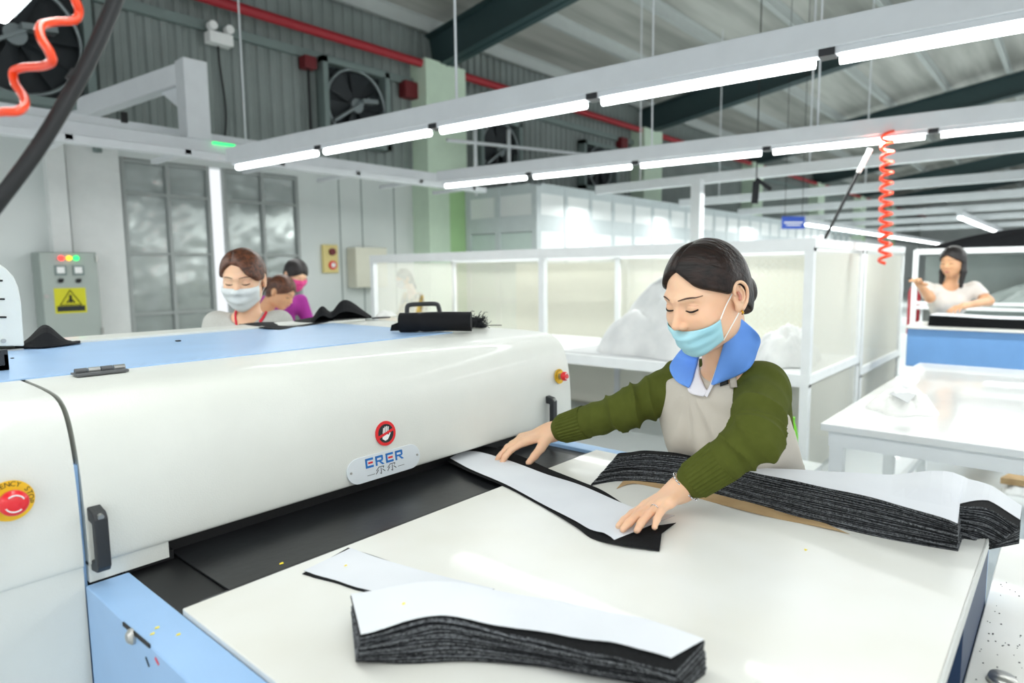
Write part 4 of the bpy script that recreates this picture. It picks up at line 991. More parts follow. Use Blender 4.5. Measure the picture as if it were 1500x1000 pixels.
for i in range(N2):
    s = i/(N2-1); f_, b_ = far_cols(s); nu = 58
    th = H2/N2
    f_ = f_.copy(); dd_ = nrm((f_[20]-b_[20])[:2]); f_[:, :2] += dd_*rng.normal()*.0012
    e0 = rng.normal()*.002; f_[-1, :2] += nrm((f_[-1]-f_[-3])[:2])*e0
    A = f_; Bq = b_
    wave = .0045*np.sin(np.linspace(0, 1, nu)*13-1)*s*(np.linspace(0, 1, nu) < .78)
    G = np.zeros((nu, 5, 3))
    rg = np.random.default_rng(500+i); jit = np.cumsum(rg.normal(size=nu))*.0003; jit -= jit.mean()
    for j in range(5):
        v = j/4; G[:, j] = A*(1-v)+Bq*v; G[:, j, 2] += wave+.0008*np.sin(np.arange(nu)*.9+i)
        G[:, j, :2] += dd_*(jit*(1-v))[:, None]
    if i > N2*.5: G[38:48, 2:, 2] += np.hanning(10)[:, None]*.012*s
    mb = MB(); slab(mb, G, (0, 0, 1), th*.93, 0, 1, 0)
    o = mb.build('cloth_ply', None, mats=['wool', 'wooledge2' if i % 4 == 3 else 'wooledge']); tag(o, plylab(i, N2, 'in the long far stack by the apron'), 'cloth', 'black plies of the far stack')
    if i < N2-1:
        G2 = G.copy(); G2[..., 2] += .0004; mb = MB(); slab(mb, G2, (0, 0, 1), .0004, 0, 1, 0); mb.build('interlining', None, o, mats=['interinner', 'interedge'])
    lastG = G
Gw = lastG.copy()[24:]; Gw[..., 2] += .0016
nW = len(Gw)
for k in range(nW):
    if k >= 22:      # tail: white set back from the black edge
        f0 = .30*min(1, (k-21)/6); Gw[k] = np.array([Gw[k, 0]*(1-a)+Gw[k, -1]*a for a in np.linspace(f0, 1, 5)])
Gw[-3:] = Gw[-3:]
mb = MB(); slab(mb, Gw, (0, 0, 1), .0006, 0, 1, 0)
tag(mb.build('interlining_sheet', None, mats=['interfacing', 'interedge']), 'white interlining sheet on top of the long far stack', 'cloth')
ply(np.array([onz(*q, TZ) for q in [(903, 716), (930, 709), (975, 718), (1030, 732), (1100, 752), (1180, 768), (1243, 782)]]), np.array([onz(*q, TZ) for q in [(915, 702), (940, 700), (985, 702), (1040, 712), (1105, 725), (1170, 745), (1205, 765)]]), TZ+.0002, .0006, 'brown kraft paper sheet under the far stack', None, mside='kraft', mtop='kraft', inter=False, name='paper_sheet', zf=lambda u, v, z, p: z+.002*math.sin(u*12)**2*(1-v)).__setitem__('category', 'paper')
# strip held by the woman -------------------------------------------------
lift = lambda k: (lambda u, v, z, p: z+k+.003*math.sin(u*9)**2*u*(1-v)+.010*math.exp(-((u-1)/.10)**2)*v)
o = ply(np.array([onz(*q, TZ) for q in [(655, 676), (690, 693), (744, 716), (801, 747), (844, 774), (868, 790), (905, 800), (966, 808)]]),
    np.array([onz(*q, TZ) for q in [(672, 662), (712, 655), (760, 668), (800, 686), (850, 706), (885, 721), (930, 752), (970, 784)]]), TZ+.001, .0018, 'black cloth strip lying under the white strip between the woman\'s hands', None, zf=lift(0), inter=False, name='cloth_strip')
o = ply(np.array([onz(*q, TZ) for q in [(659, 673), (690, 690), (744, 714), (801, 745), (844, 768), (865, 779), (887, 786), (901, 794)]]),
    np.array([onz(*q, TZ) for q in [(676, 664), (702, 664), (752, 679), (800, 697), (850, 713), (905, 737), (945, 752), (988, 765)]]), TZ+.0045, .0006, 'white interlining strip held down between the woman\'s hands', None, mtop='interfacing', mside='interedge', zf=lift(.0), inter=False, name='interlining_strip')
o = ply(np.array([onz(*q, TZ) for q in [(925, 788), (945, 787), (970, 783)]]), np.array([onz(*q, TZ) for q in [(930, 770), (960, 772), (990, 768)]]), TZ+.0028, .0012, 'small black cloth tab sticking out at the right end of the held strip', None, inter=False, name='cloth_strip', nu=12)
# strip on the left ---------------------------------------------------------
o = ply(np.array([onz(*q, TZ) for q in [(443, 841), (485, 853), (530, 867), (580, 876), (640, 878)]]), np.array([onz(*q, TZ) for q in [(510, 803), (545, 814), (590, 829), (650, 846), (720, 864)]]), TZ+.0004, .0012, 'black cloth strip under the white strip behind the near stack', None, inter=False, name='cloth_strip')
o = ply(np.array([onz(*q, TZ) for q in [(445, 837), (485, 850), (530, 864), (580, 874), (640, 877)]]), np.array([onz(*q, TZ) for q in [(514, 804), (550, 817), (600, 832), (655, 847), (725, 864)]]), TZ+.0018, .0006, 'white interlining strip lying behind the near stack', None, mtop='interfacing', mside='interedge', inter=False, name='interlining_strip')
# stray yellow bits
for (a, b, z, w_, lb) in ((412, 825, .8875, .005, 'yellow paper bit on the black conveyor belt'), (1180, 805, TZ+.0003, .004, 'yellow paper bit on the feed table in front of the far stack'), (591, 884, TZ+H1+.0145, .0035, 'yellow paper bit on the white top of the near stack'),
                          (506, 828, TZ+.0058, .0035, 'yellow paper bit on the white strip behind the near stack'), (230, 919, .8925, .004, 'yellow paper bit on the blue rail, further of the pair'), (223, 928, .8925, .004, 'yellow paper bit at the outer edge of the blue rail'), (261, 929, .8925, .004, 'yellow paper bit on the blue rail, nearest the feed table')):
    p = onz(a, b, z); tagm(MB().prism([p+V(-w_, -w_*.4, 0), p+V(w_*.6, -w_*.7, 0), p+V(w_, w_*.6, 0), p+V(-w_*.4, w_*.5, 0)], (0, 0, .0004)).build('paper_bit', 'yellowbit'), lb, 'paper')

# ------------------------------------------------------------------ PEOPLE
def head_fn(q, mask_under=False):
    """q: local points (x right, y forward, z up), metres; adult head"""
    x = np.abs(q[:, 0]); s = np.stack([x, q[:, 1], q[:, 2]], 1)
    d = ell(s, (0, -.007, .030), (.074, .087, .082))
    d = smin(d, ell(s, (0, .028, -.030), (.061, .060, .078)), .03)
    d = smin(d, ell(s, (0, .055, -.088), (.026, .024, .022)), .035)            # chin
    d = smin(d, ell(s, (.040, .008, -.060), (.022, .040, .030)), .03)            # jaw
    d = smin(d, ell(s, (.036, .058, -.026), (.024, .022, .022)), .025)           # cheek
    d = smin(d, cap(s, (.006, .086, .024), (.040, .070, .026), .007, .006), .018)  # brow ridge
    d = smax(d, -ell(s, (.031, .100, .006), (.019, .018, .013)), .016)            # socket
    d = smin(d, ell(s, (.031, .0715, .004), (.0145, .0125, .0125)), .004)         # lid over the eyeball
    d = smin(d, cap(s, (0, .082, .012), (0, .104, -.026), .0065, .0095), .013)      # nose
    d = smin(d, ell(s, (.0108, .0935, -.031), (.0068, .009, .0068)), .005)
    d = smax(d, -ell(s, (.0065, .100, -.0405), (.0035, .005, .004)), .003)
    d = smin(d, ell(s, (0, .083, -.058), (.024, .010, .008)), .010)                # lips
    d = smin(d, ell(s, (0, .082, -.068), (.019, .010, .007)), .008)
    # ear
    e = ell(s, (.0775, -.012, -.004), (.0065, .018, .031))
    e = smin(e, ell(s, (.076, -.006, -.027), (.006, .009, .010)), .006)
    e = smax(e, -ell(s, (.087, -.004, .002), (.0095, .0095, .018)), .003)
    return smin(d, e, .008)
def cran_fn(q):
    s = np.stack([np.abs(q[:, 0]), q[:, 1], q[:, 2]], 1)
    d = ell(s, (0, -.007, .030), (.074, .087, .082)); d = smin(d, ell(s, (0, .028, -.030), (.061, .060, .078)), .03)
    return smin(d, ell(s, (0, -.040, -.03), (.055, .048, .06)), .03)
def frame_of(heading, pitch, roll=0):
    h, p, r = map(math.radians, (heading, pitch, roll))
    f = V(math.cos(h)*math.cos(p), math.sin(h)*math.cos(p), math.sin(p)); r_ = nrm(np.cross(f, (0, 0, 1))); u = np.cross(r_, f)
    r2 = r_*math.cos(r)+u*math.sin(r); u2 = u*math.cos(r)-r_*math.sin(r)
    return np.stack([r2, f, u2], 1)
def hand_parts(W, D, N, side, curls, thumb=(.6, .75, -.35), spread=.10, tcurl=.2, s=1.0):
    D = nrm(D); N = nrm(N-D*np.dot(N, D)); T = np.cross(N, D) if side == 'R' else np.cross(D, N)
    caps = []; offs = (.029, .0095, -.0095, -.0275); pal = (.086, .090, .085, .077)
    ph = ((.041, .025, .019), (.045, .028, .020), (.042, .026, .019), (.033, .020, .017)); rr = (.0088, .0088, .0084, .0074)
    fingers = []; tips = []
    for k in range(4):
        kn = W+(D*pal[k]+T*offs[k])*s; w0 = W+T*offs[k]*.45*s
        caps.append((w0, kn, .0145*s, .0118*s))
        a = 0; p = kn; pts = [p]; dirD = nrm(D+T*spread*offs[k]/.0275)
        for L, c in zip(ph[k], curls[k]):
            a += c; p = p+(dirD*math.cos(a)-N*math.sin(a))*L*s; pts.append(p)
        fingers.append((pts, [rr[k]*1.1*s, rr[k]*1.0*s, rr[k]*.92*s, rr[k]*.78*s])); tips.append(pts)
    td = nrm(D*thumb[0]+T*thumb[1]+N*thumb[2]); tb = W+(D*.018+T*.022-N*.006)*s
    p1 = tb+td*.040*s; d2 = nrm(td+D*tcurl); p2 = p1+d2*.033*s; d3 = nrm(d2+D*tcurl-N*.1); p3 = p2+d3*.026*s
    fingers.append(([tb, p1, p2, p3], [.0165*s, .0125*s, .0105*s, .0082*s])); tips.append([tb, p1, p2, p3])
    def f(p):
        d = None
        for a, b, r0, r1 in caps:
            e = cap(p, a, b, r0, r1); d = e if d is None else smin(d, e, .010*s)
        d = smin(d, cap(p, W-D*.02, W+D*.02, .024*s, .022*s), .02*s)
        for pts, rs in fingers:
            d = smin(d, polycap(p, pts, rs, .004*s), .0055*s)
        return d
    f.tips = tips; f.N = N; f.T = T; f.D = D; f.rs = [fg[1][3] for fg in fingers]
    return f
def local_f(f, c, R_):
    """evaluate f only near c"""
    def g(p):
        d = np.linalg.norm(p-c, axis=1); out = d-R_*.55; m_ = d < R_
        if m_.any(): out[m_] = f(p[m_])
        out[~m_] = np.maximum(out[~m_], d[~m_]-R_+.02)
        return out
    return g
class Person: pass
def make_person(label, H, heading, pitch, roll, hs, NB, SR, SL, ER, EL, WR, WL, C, WA, PE, handR=None, handL=None, skin='skin', top='sweater', res=.004, slim=1.0, sleeve=(1, 1), group=None, cuts=(1, 1), foot_dx=0):
    P = Person(); Mh = frame_of(heading, pitch, roll); P.Mh = Mh; P.H = H; P.hs = hs
    root = empty('person', (PE[0], PE[1], 0), label, 'person', group); P.root = root
    lat = nrm(SL-SR); upv = nrm(NB-PE); upv = nrm(upv-lat*np.dot(upv, lat)); fwd = np.cross(lat, upv); Mt = np.stack([lat, fwd, upv], 1); P.Mt = Mt; P.lat, P.fwd, P.upv = lat, fwd, upv
    toL = lambda p: (p-H)@Mh/hs
    P.toL = toL; P.toW = lambda q: H+(np.asarray(q, float)*hs)@Mh.T
    headw = local_f(lambda p: head_fn(toL(p))*hs, H, .17*hs)
    n0 = P.toW((0, -.028, -.055))
    hw = [f for f in (handR, handL) if f is not None]
    latp = nrm((lat*V(1, 1, 0)))
    hipL, hipR = PE+latp*.08, PE-latp*.08
    k = slim
    def torso(p, g=0.0):
        d = ell(p, C, (.142*k+g, .098*k+g, .150*k+g), Mt)
        d = smin(d, cap(p, SR+(C-SR)*.25, SL+(C-SL)*.25, .058*k+g), .06)
        d = smin(d, ell(p, WA, (.125*k+g, .092*k+g, .14*k+g), Mt), .06)
        d = smin(d, ell(p, PE, (.150*k+g, .105*k+g, .13*k+g), Mt), .06)
        bust = C+fwd*.075*k+upv*.01
        for s_ in (-1, 1): d = smin(d, ell(p, bust+lat*.062*s_, (.055*k+g, .045*k+g, .05*k+g), Mt), .04)
        return d
    def arms(p, g=0.0, disp=None, cut=1.0):
        d = None
        for S_, E_, W_ in ((SR, ER, WR), (SL, EL, WL)):
            W2_ = E_+(W_-E_)*cut
            a = cap(p, S_, E_, .050*k+g, .041*k+g, disp[0] if disp else None); b = cap(p, E_, W2_, .040*k+g, (.040+(.0255-.040)*cut)*k+g, disp[1] if disp else None)
            e = smin(a, b, .02); d = e if d is None else np.minimum(d, e)
        return d
    def skinf(p):
        d = smin(headw(p), cap(p, n0, NB+(C-NB)*.05, .049*k, .053*k), .022)
        d = smin(d, torso(p), .04)
        d = smin(d, arms(p), .035)
        for h_ in hw: d = smin(d, h_(p), .014)
        return d
    P.skinf, P.torso, P.arms = skinf, torso, arms
    allp = np.array([H+V(0, 0, .15), H-V(.15, .15, .15), H+V(.15, .15, 0), SR, SL, ER, EL, WR, WL, C, PE]+[t for h_ in hw for f_ in h_.tips for t in f_])
    lo = allp.min(0)-.09; hi = allp.max(0)+.09; lo[2] = PE[2]-.13
    P.lo, P.hi = lo, hi
    P.body = sdf_obj('body', skinf, lo, hi, res, skin, root)
    # legs
    fz = .07
    feet = [V(hipR[0]+foot_dx, hipR[1], fz), V(hipL[0]+foot_dx, hipL[1], fz)]
    def trous(p):
        d = ell(p, PE, (.158*k, .125*k, .14*k), Mt)
        for a, b in zip((hipR, hipL), feet):
            kn = (a+b)/2; d = smin(d, smin(cap(p, a-V(0, 0, .04), kn, .085*k, .062*k), cap(p, kn, b+V(0, 0, .03), .062*k, .048*k), .02), .03)
        return d
    sdf_obj('trousers', trous, V(*(PE-.3))*V(1, 1, 0)+V(0, 0, .05), V(*(PE+.3))*V(1, 1, 0)+V(0, 0, PE[2]+.16), .012, 'trouser', root)
    fp = nrm(fwd*V(1, 1, 0))
    for b in feet:
        shf = lambda p, b=b: smax(smin(ell(p, V(b[0], b[1], .035)+fp*.05, (.04, .085, .04), np.stack([np.cross(fp, (0, 0, 1)), fp, V(0, 0, 1)], 1)), cap(p, V(b[0], b[1], .05), V(b[0], b[1], .11), .04), .03), .003-p[:, 2], .005)
        sdf_obj('shoe', shf, V(b[0]-.18, b[1]-.18, -.01), V(b[0]+.18, b[1]+.18, .17), .01, 'shoe', root)
    return P
def local_obj(P, name, f, lo, hi, h, m, parent=None, **tg):
    """surface given in head-local coordinates"""
    vs, fs = mesh_sdf(f, lo, hi, h); W_ = P.toW(vs)
    mb = MB(); mb.add(W_, [tuple(int(i) for i in q) for q in fs]); return mb.build(name, m, parent or P.root, smooth=True, **tg)
def face_bits(P, brow='hairline', lash='hair', scale=1.0):
    f = lambda q: head_fn(q)
    def proj(xz, off):
        o = np.array([(x, .16, z) for x, z in xz]); h, ok, t = march(f, o, np.array([(0, -1., 0)]*len(o)), far=.2); n = sdf_normal(f, h, .002); return h+n*off
    for s in (-1, 1):
        xs = np.linspace(.017, .0455, 14); zc = .0005-.0022*np.sin((xs-.017)/.0285*PI)+.0015*(xs-.017)/.0285
        pts = P.toW(proj([(s*x, z) for x, z in zip(xs, zc)], .0004)); MB().tube(pts, [.0008+.0013*math.sin(PI*t) for t in np.linspace(.12, .8, 14)], 6).build('eyelash', lash, P.root, smooth=True)
        zc2 = .0095+.0030*np.sin((xs-.017)/.0285*PI)
        pts = P.toW(proj([(s*x, z) for x, z in zip(xs, zc2)], -.0001)); MB().tube(pts, .00045, 5).build('eyelid_crease', 'lip', P.root, smooth=True)
        xs = np.linspace(.012, .052, 16); zb = .0262+.0032*np.sin((xs-.012)/.04*PI*.9)
        pts = P.toW(proj([(s*x, z) for x, z in zip(xs, zb)], .0002)); mb = MB()
        G = np.zeros((16, 3, 3))
        for j, dz in enumerate((-1, 0, 1)):
            w_ = np.array([.0016*math.sin(PI*(.12+.8*t))**.7 for t in np.linspace(0, 1, 16)])
            G[:, j] = P.toW(proj([(s*x, z+dz*w) for x, z, w in zip(xs, zb, w_)], .0006))
        slab(mb, G, P.Mh[:, 1], .0006); mb.build('eyebrow', brow, P.root, smooth=True)
def ear_bits(P, m='skin'):
    for s in (-1, 1):
        hel = [(.0825, .004, .006), (.0845, .006, .020), (.0860, -.004, .030), (.0865, -.018, .027), (.0860, -.029, .012), (.0850, -.027, -.008), (.0830, -.018, -.022), (.0815, -.008, -.030)]
        MB().tube(P.toW(interp([(s*a, b, c) for a, b, c in hel], 26)), [.0034]*20+[.0042]*6, 8).build('ear_helix', m, P.root, smooth=True)
        ant = [(.0835, -.014, .018), (.0845, -.020, .006), (.0838, -.018, -.008), (.0825, -.008, -.015)]
        MB().tube(P.toW(interp([(s*a, b, c) for a, b, c in ant], 14)), .0024, 8).build('ear_fold', m, P.root, smooth=True)
        MB().tube(P.toW(interp([(s*.0818, -.006, .010), (s*.0822, -.010, .0), (s*.0818, -.007, -.010)], 10)), [.001]+[.0032]*8+[.001], 8).build('ear_hollow', 'lip', P.root, smooth=True)
def mouth_bits(P):
    f = lambda q: head_fn(q); xs = np.linspace(-.022, .022, 13); G = np.zeros((13, 4, 3))
    for j, t in enumerate(np.linspace(-1, 1, 4)):
        z = -.063+t*(.0085*np.cos(xs/.022*PI/2)**.7)
        o = np.stack([xs, np.full(13, .16), z], 1); h, ok, _ = march(f, o, np.array([(0, -1., 0)]*13), far=.2); G[:, j] = P.toW(h+V(0, .0008, 0))
    mb = MB(); slab(mb, G, P.Mh[:, 1], .001); mb.build('lips', 'lip', P.root, smooth=True)
def face_mask(P, m, ztop=-.044, zbot=-.112, zst=-.030, zsb=-.080, off=.005, phi=64, pleats=True, strap='white', strapz=.004):
    nphi, nz = 33, 15; f = lambda q: head_fn(q); G = np.zeros((nphi, nz, 3))
    for i, ph in enumerate(np.linspace(-phi, phi, nphi)):
        a = math.radians(ph); t = abs(ph)/phi; e = t**1.6
        z0 = zbot*(1-e)+zsb*e; z1 = ztop*(1-e)+zst*e
        for j in range(nz):
            v = j/(nz-1); z = z0+(z1-z0)*v; oy = .012; zz = max(z, -.098)
            d = V(math.sin(a), math.cos(a), 0)
            o = V(0, oy, zz)+d*.16; h, ok, _ = march(f, [o], [-d], far=.16); h = h[0]
            R_ = np.linalg.norm((h-V(0, oy, zz))[:2])
            bul = .006*math.sin(PI*v)**.7*(1-t**2)
            pl = .0020*math.sin(v*PI*5.5)*(1-t**4)*(pleats)
            if z < -.098: R_ -= (-.098-z)*.9
            G[i, j] = V(0, oy, z)+d*(R_+off+bul+pl)
    for it in range(2): G[1:-1, 1:-1, :2] = (G[1:-1, 1:-1, :2]*2+G[:-2, 1:-1, :2]+G[2:, 1:-1, :2]+(G[1:-1, :-2, :2]+G[1:-1, 2:, :2])*.0)/4
    # edge that follows the cheeks closely
    Gw = P.toW(G.reshape(-1, 3)).reshape(G.shape); C_ = P.toW((0, .0, -.06))
    nn = Gw-C_; nn /= np.linalg.norm(nn, axis=2)[..., None]
    mb = MB(); slab(mb, Gw[:, ::-1], nn[:, ::-1], .0015); o = mb.build('face_mask', m, P.root, smooth=True)
    for s, i in ((-1, 0), (1, -1)):
        for j, ze in ((-1, .022), (0, -.026)):
            a = G[i, j]; ear = V(s*.080, -.010, ze); mid = (a+ear)/2; R_ = max(abs(mid[0]), .074); mid[0] = s*R_
            h0, ok, _ = march(f, [V(s*.16, mid[1], mid[2])], [V(-s, 0, 0)], far=.2); mid = h0[0]+V(s*.003, 0, 0)
            MB().tube(P.toW(interp([a, mid, ear], 12)), .0013, 6).build('ear_loop', strap, o, smooth=True)
    return o
def hair_cap(P, m, hairline=.075, t=.009, part=0.0, ear=True, low=-.075, name='hair', h=.0032, bangs=0, extra=None, widow=.30, streak=0.0, temple=0.0):
    def f(q):
        x = q[:, 0]; d = cran_fn(q)-t-.003*np.sin(q[:, 1]*90+np.abs(x)*60+q[:, 2]*40)*streak
        # parting groove
        if part is not None:
            g = np.exp(-((x-part)/.0045)**2)*np.clip((q[:, 1]+.02)/.05, 0, 1); d = d+.006*g
        ax = np.abs(x-(part or 0))
        n = .753*(q[:, 1]-(.085-temple))-.66*(q[:, 2]-hairline)-np.minimum(widow*ax, .022)*np.clip((q[:, 2]-.0)/.04, -.2, 1)
        d = smax(d, n, .007)
        if bangs:
            bx = x*bangs  # swept fringe covering one side of the forehead
            b = cran_fn(q)-t*1.15; reg = np.maximum(np.maximum((.088-1.35*bx)-q[:, 2], .004-q[:, 2]), -q[:, 1])
            d = smin(d, smax(b, reg, .006), .004)
        d = smax(d, low-q[:, 2]+np.clip(q[:, 1]+.02, 0, .1)*.9, .008)
        if ear: d = smax(d, -ell(np.stack([np.abs(x), q[:, 1], q[:, 2]], 1), (.082, -.006, -.010), (.018, .022, .034)), .006)
        if extra is not None: d = smin(d, extra(q), .008)
        return d
    return local_obj(P, name, f, (-.125, -.20, -.26), (.125, .13, .15), h, m)
def garment(P, name, f, m, res, lo=None, hi=None, parent=None): return sdf_obj(name, f, P.lo if lo is None else lo, P.hi if hi is None else hi, res, m, parent or P.root)
def px_cloth(P, name, A, B, f, off, m, th=.002, nu=22, nv=9, relax=3, parent=None, lift=None):
    """piece of cloth laid on the surface f between two outlines"""
    A = interp([(a, b, 0) for a, b in A], nu)[:, :2]; B = interp([(a, b, 0) for a, b in B], nu)[:, :2]
    d0 = np.array([[A[i]*(1-v)+B[i]*v for v in np.linspace(0, 1, nv)] for i in range(nu)]).reshape(-1, 2)
    dirs = np.array([ray(*q) for q in d0]); Ln = np.linalg.norm(dirs, axis=1); h, ok, t = march(f, CAM, dirs, far=3, tmin=.9)
    D = (t/Ln).reshape(nu, nv); ok = ok.reshape(nu, nv); D[~ok] = np.nan
    for it in range(40):
        if not np.isnan(D).any(): break
        Dp = np.pad(D, 1, constant_values=np.nan); nb = np.stack([Dp[:-2, 1:-1], Dp[2:, 1:-1], Dp[1:-1, :-2], Dp[1:-1, 2:]]); mv = np.nanmean(np.where(np.isnan(nb), np.nan, nb), axis=0) if True else 0
        D = np.where(np.isnan(D), mv, D)
    for it in range(relax):
        Dp = np.pad(D, 1, mode='edge'); D = np.minimum(D, (Dp[:-2, 1:-1]+Dp[2:, 1:-1]+Dp[1:-1, :-2]+Dp[1:-1, 2:])/4)
    G = np.zeros((nu, nv, 3))
    for i in range(nu):
        for j in range(nv):
            l = off+(lift(i/(nu-1), j/(nv-1)) if lift else 0); G[i, j] = CAM+dirs[i*nv+j]*(D[i, j]-l)
    mb = MB(); slab(mb, G, -fw, th); return mb.build(name, m, parent or P.root, smooth=True)
import warnings; warnings.filterwarnings('ignore')

# --- the standing woman --------------------------------------------------
W_R = onz(806, 633, .965); K_R = onz(741, 650, .943)
hR = hand_parts(W_R, K_R-W_R, V(0, 0, 1)+V(*(-RT))*.15, 'R', [(.25, .35, .2), (.25, .35, .2), (.3, .35, .2), (.35, .35, .25)], thumb=(.75, .55, -.45), spread=.06, s=1.02)
W_L = onz(998, 716, .956); K_L = onz(934, 758, .932)
hL = hand_parts(W_L, K_L-W_L, V(0, 0, 1)+V(*(fw))*.40, 'L', [(.0, .10, .08), (.0, .12, .08), (.05, .2, .15), (.12, .3, .2)], thumb=(.85, .35, -.35), spread=.04, s=1.02)
A_ = make_person('woman in olive sweater, blue collar and beige apron laying cloth on the conveyor', H=U(1035, 434, 1.43), heading=161, pitch=-20, roll=0, hs=1.02,
    NB=U(1064, 546, 1.55), SR=U(1000, 560, 1.70), SL=U(1118, 570, 1.50), ER=U(918, 600, 1.70), EL=U(1106, 643, 1.31), WR=W_R, WL=W_L,
    C=U(1070, 612, 1.64), WA=U(1084, 670, 1.75), PE=U(1092, 705, 1.80)*V(1, 1, 1), handR=hR, handL=hL, res=.0034, foot_dx=.03)
def sw_disp(p, t):
    w_ = t+.10*np.sin(p[:, 1]*23+p[:, 2]*17)
    return .0095*np.exp(-((t-.85)/.3)**2)*(1-2*np.abs(np.sin(w_*11))**.7)+.005*np.exp(-((t-.1)/.15)**2)*np.sin(w_*16)
def sw_disp2(p, t):
    w_ = t+.12*np.sin(p[:, 0]*27+p[:, 2]*19)
    return .0095*np.exp(-((t-.05)/.3)**2)*(1-2*np.abs(np.sin(w_*10+1))**.7)
vb = U(1033, 572, 1.50)
def sweater(p):
    d = smin(A_.torso(p, .012), A_.arms(p, .011, (sw_disp, sw_disp2), cut=.80), .03)
    d = smax(d, -cap(p, A_.toW((0, .0, -.10)), U(1060, 536, 1.56), .058, .046), .008)
    d = smax(d, -cap(p, U(1050, 525, 1.52), vb+V(0, 0, .01), .036, .014), .006)
    return smax(d, .94-p[:, 2]+.25*(p[:, 0]-A_.hi[0]+.25)*0, .01)
garment(A_, 'sweater', sweater, 'sweater', .0036)
def cuff(a, b, r0):
    d = nrm(b-a); u = nrm(np.cross(d, (0, 0, 1))); v = np.cross(d, u); L_ = .075; mb = MB(); n = 120; e = a+(b-a)*.80
    rings = []
    for k in range(7):
        c_ = e-d*L_*(1-k/6)+d*.004; R_ = r0+.0045*(1-k/6)
        rings += [c_+(u*math.cos(q)+v*math.sin(q))*(R_+(.0011 if (i_ % 4 < 2) else -.0006)) for i_, q in enumerate(np.linspace(0, 2*PI, n, endpoint=False))]
    rings += [e+d*.004+(u*math.cos(q)+v*math.sin(q))*(r0-.006) for q in np.linspace(0, 2*PI, n, endpoint=False)]
    fs = [(k*n+i_, k*n+(i_+1) % n, (k+1)*n+(i_+1) % n, (k+1)*n+i_) for k in range(7) for i_ in range(n)]
    return mb.add(rings, fs).build('cuff', 'sweater', A_.root)
cuff(U(918, 600, 1.70), W_R, .0405); cuff(U(1106, 643, 1.31), W_L, .0405)
def apron(p):
    q = (p-U(1070, 612, 1.64))@A_.Mt; g = .024+.0055*np.sin(q[:, 0]*42+q[:, 2]*14+1.2*np.sin(q[:, 2]*20))*np.clip(-q[:, 2]*5+.5, 0, 1)
    an = np.arctan2(q[:, 0], .16-q[:, 2]); g = g+.0045*np.sin(an*11+.6)*np.clip((.16-q[:, 2])*7, 0, 1)
    tt = smin(smin(A_.torso(p, 0), ell(p, (A_.C_+U(1070, 612, 1.64))/2, (.172, .120, .20), A_.Mt), .05), ell(p, A_.C_-V(0, 0, .22), (.165, .12, .30), A_.Mt), .06)-g
    sh = np.maximum(tt, -(tt+.016))
    w_ = .100+np.clip(-(q[:, 2]-.15), 0, .2)*.7
    bib = np.maximum(np.maximum(np.abs(q[:, 0])-w_, -q[:, 1]), q[:, 2]-.172+.20*np.abs(q[:, 0]))
    low = p[:, 2]-.955
    t2 = smin(A_.torso(p, .018), ell(p, A_.C_-V(0, 0, .22), (.158, .115, .28), A_.Mt), .05)
    return np.minimum(smax(sh, bib, .003), smax(t2, low, .003))
A_.C_ = U(1092, 705, 1.80)
garment(A_, 'apron', apron, 'apron', .0042, lo=A_.lo*V(1, 1, 0)+V(0, 0, .55))
surf = lambda p: np.minimum(sweater(p), np.minimum(smin(cap(p, A_.toW((0, -.028, -.055)), U(1064, 548, 1.55), .049, .053), A_.torso(p), .04), A_.arms(p)))
surf2 = lambda p: np.minimum(surf(p), apron(p))
px_cloth(A_, 'shirt_placket', [(1026, 513), (1024, 528), (1026, 550), (1035, 571), (1040, 566)], [(1018, 520), (1012, 540), (1008, 560), (1010, 575), (1031, 581)], surf2, .006, 'whiteshirt', th=.0015, nv=6)
px_cloth(A_, 'shirt_placket', [(1056, 520), (1050, 536), (1044, 553), (1037, 570), (1032, 579)], [(1062, 522), (1056, 540), (1050, 556), (1043, 568), (1036, 582)], surf2, .006, 'whiteshirt', th=.0015, nv=5)
px_cloth(A_, 'collar', [(1074, 461), (1068, 482), (1060, 506), (1051, 535), (1042, 563)], [(1079, 461), (1112, 491), (1110, 514), (1095, 542), (1046, 564)], surf2, .010, 'collar', th=.003, nu=26, nv=12, relax=12, lift=lambda u, v: .006*math.sin(PI*v)+.014*math.sin(PI*min(1, u*1.3))*v)
px_cloth(A_, 'collar', [(1028, 508), (1025, 520), (1020, 538), (1014, 558), (1010, 567)], [(1004, 505), (991, 520), (981, 538), (990, 557), (1008, 568)], surf2, .010, 'collar', th=.003, nu=22, nv=10, relax=12, lift=lambda u, v: .006*math.sin(PI*v))
px_cloth(A_, 'apron_strap', [(1068, 548), (1069, 556), (1070, 568)], [(1078, 546), (1079, 556), (1080, 567)], surf2, .005, 'apronstrap', th=.002, nu=8, nv=4)
px_cloth(A_, 'strap_buckle', [(1055, 560), (1055, 566)], [(1067, 555), (1067, 562)], surf2, .006, 'black', th=.002, nu=4, nv=4)
face_bits(A_); ear_bits(A_)
face_mask(A_, 'maskblue')
def bun(q):
    d = ell(q, (0, -.106, -.030), (.036, .028, .036))
    return smin(d, cap(q, (0, -.09, .0), (0, -.112, -.02), .03, .026), .01)
hair_cap(A_, 'hair', hairline=.104, part=.004, t=.0115, extra=bun, streak=.35, widow=.50)
mb = MB(); q0 = V(-.0835, -.003, -.034)
MB().tube(A_.toW([q0+V(0, 0, .004), q0+V(-.003, 0, 0), q0+V(0, 0, -.004)]), .0022, 8).build('earring', 'gold', A_.root, smooth=True)
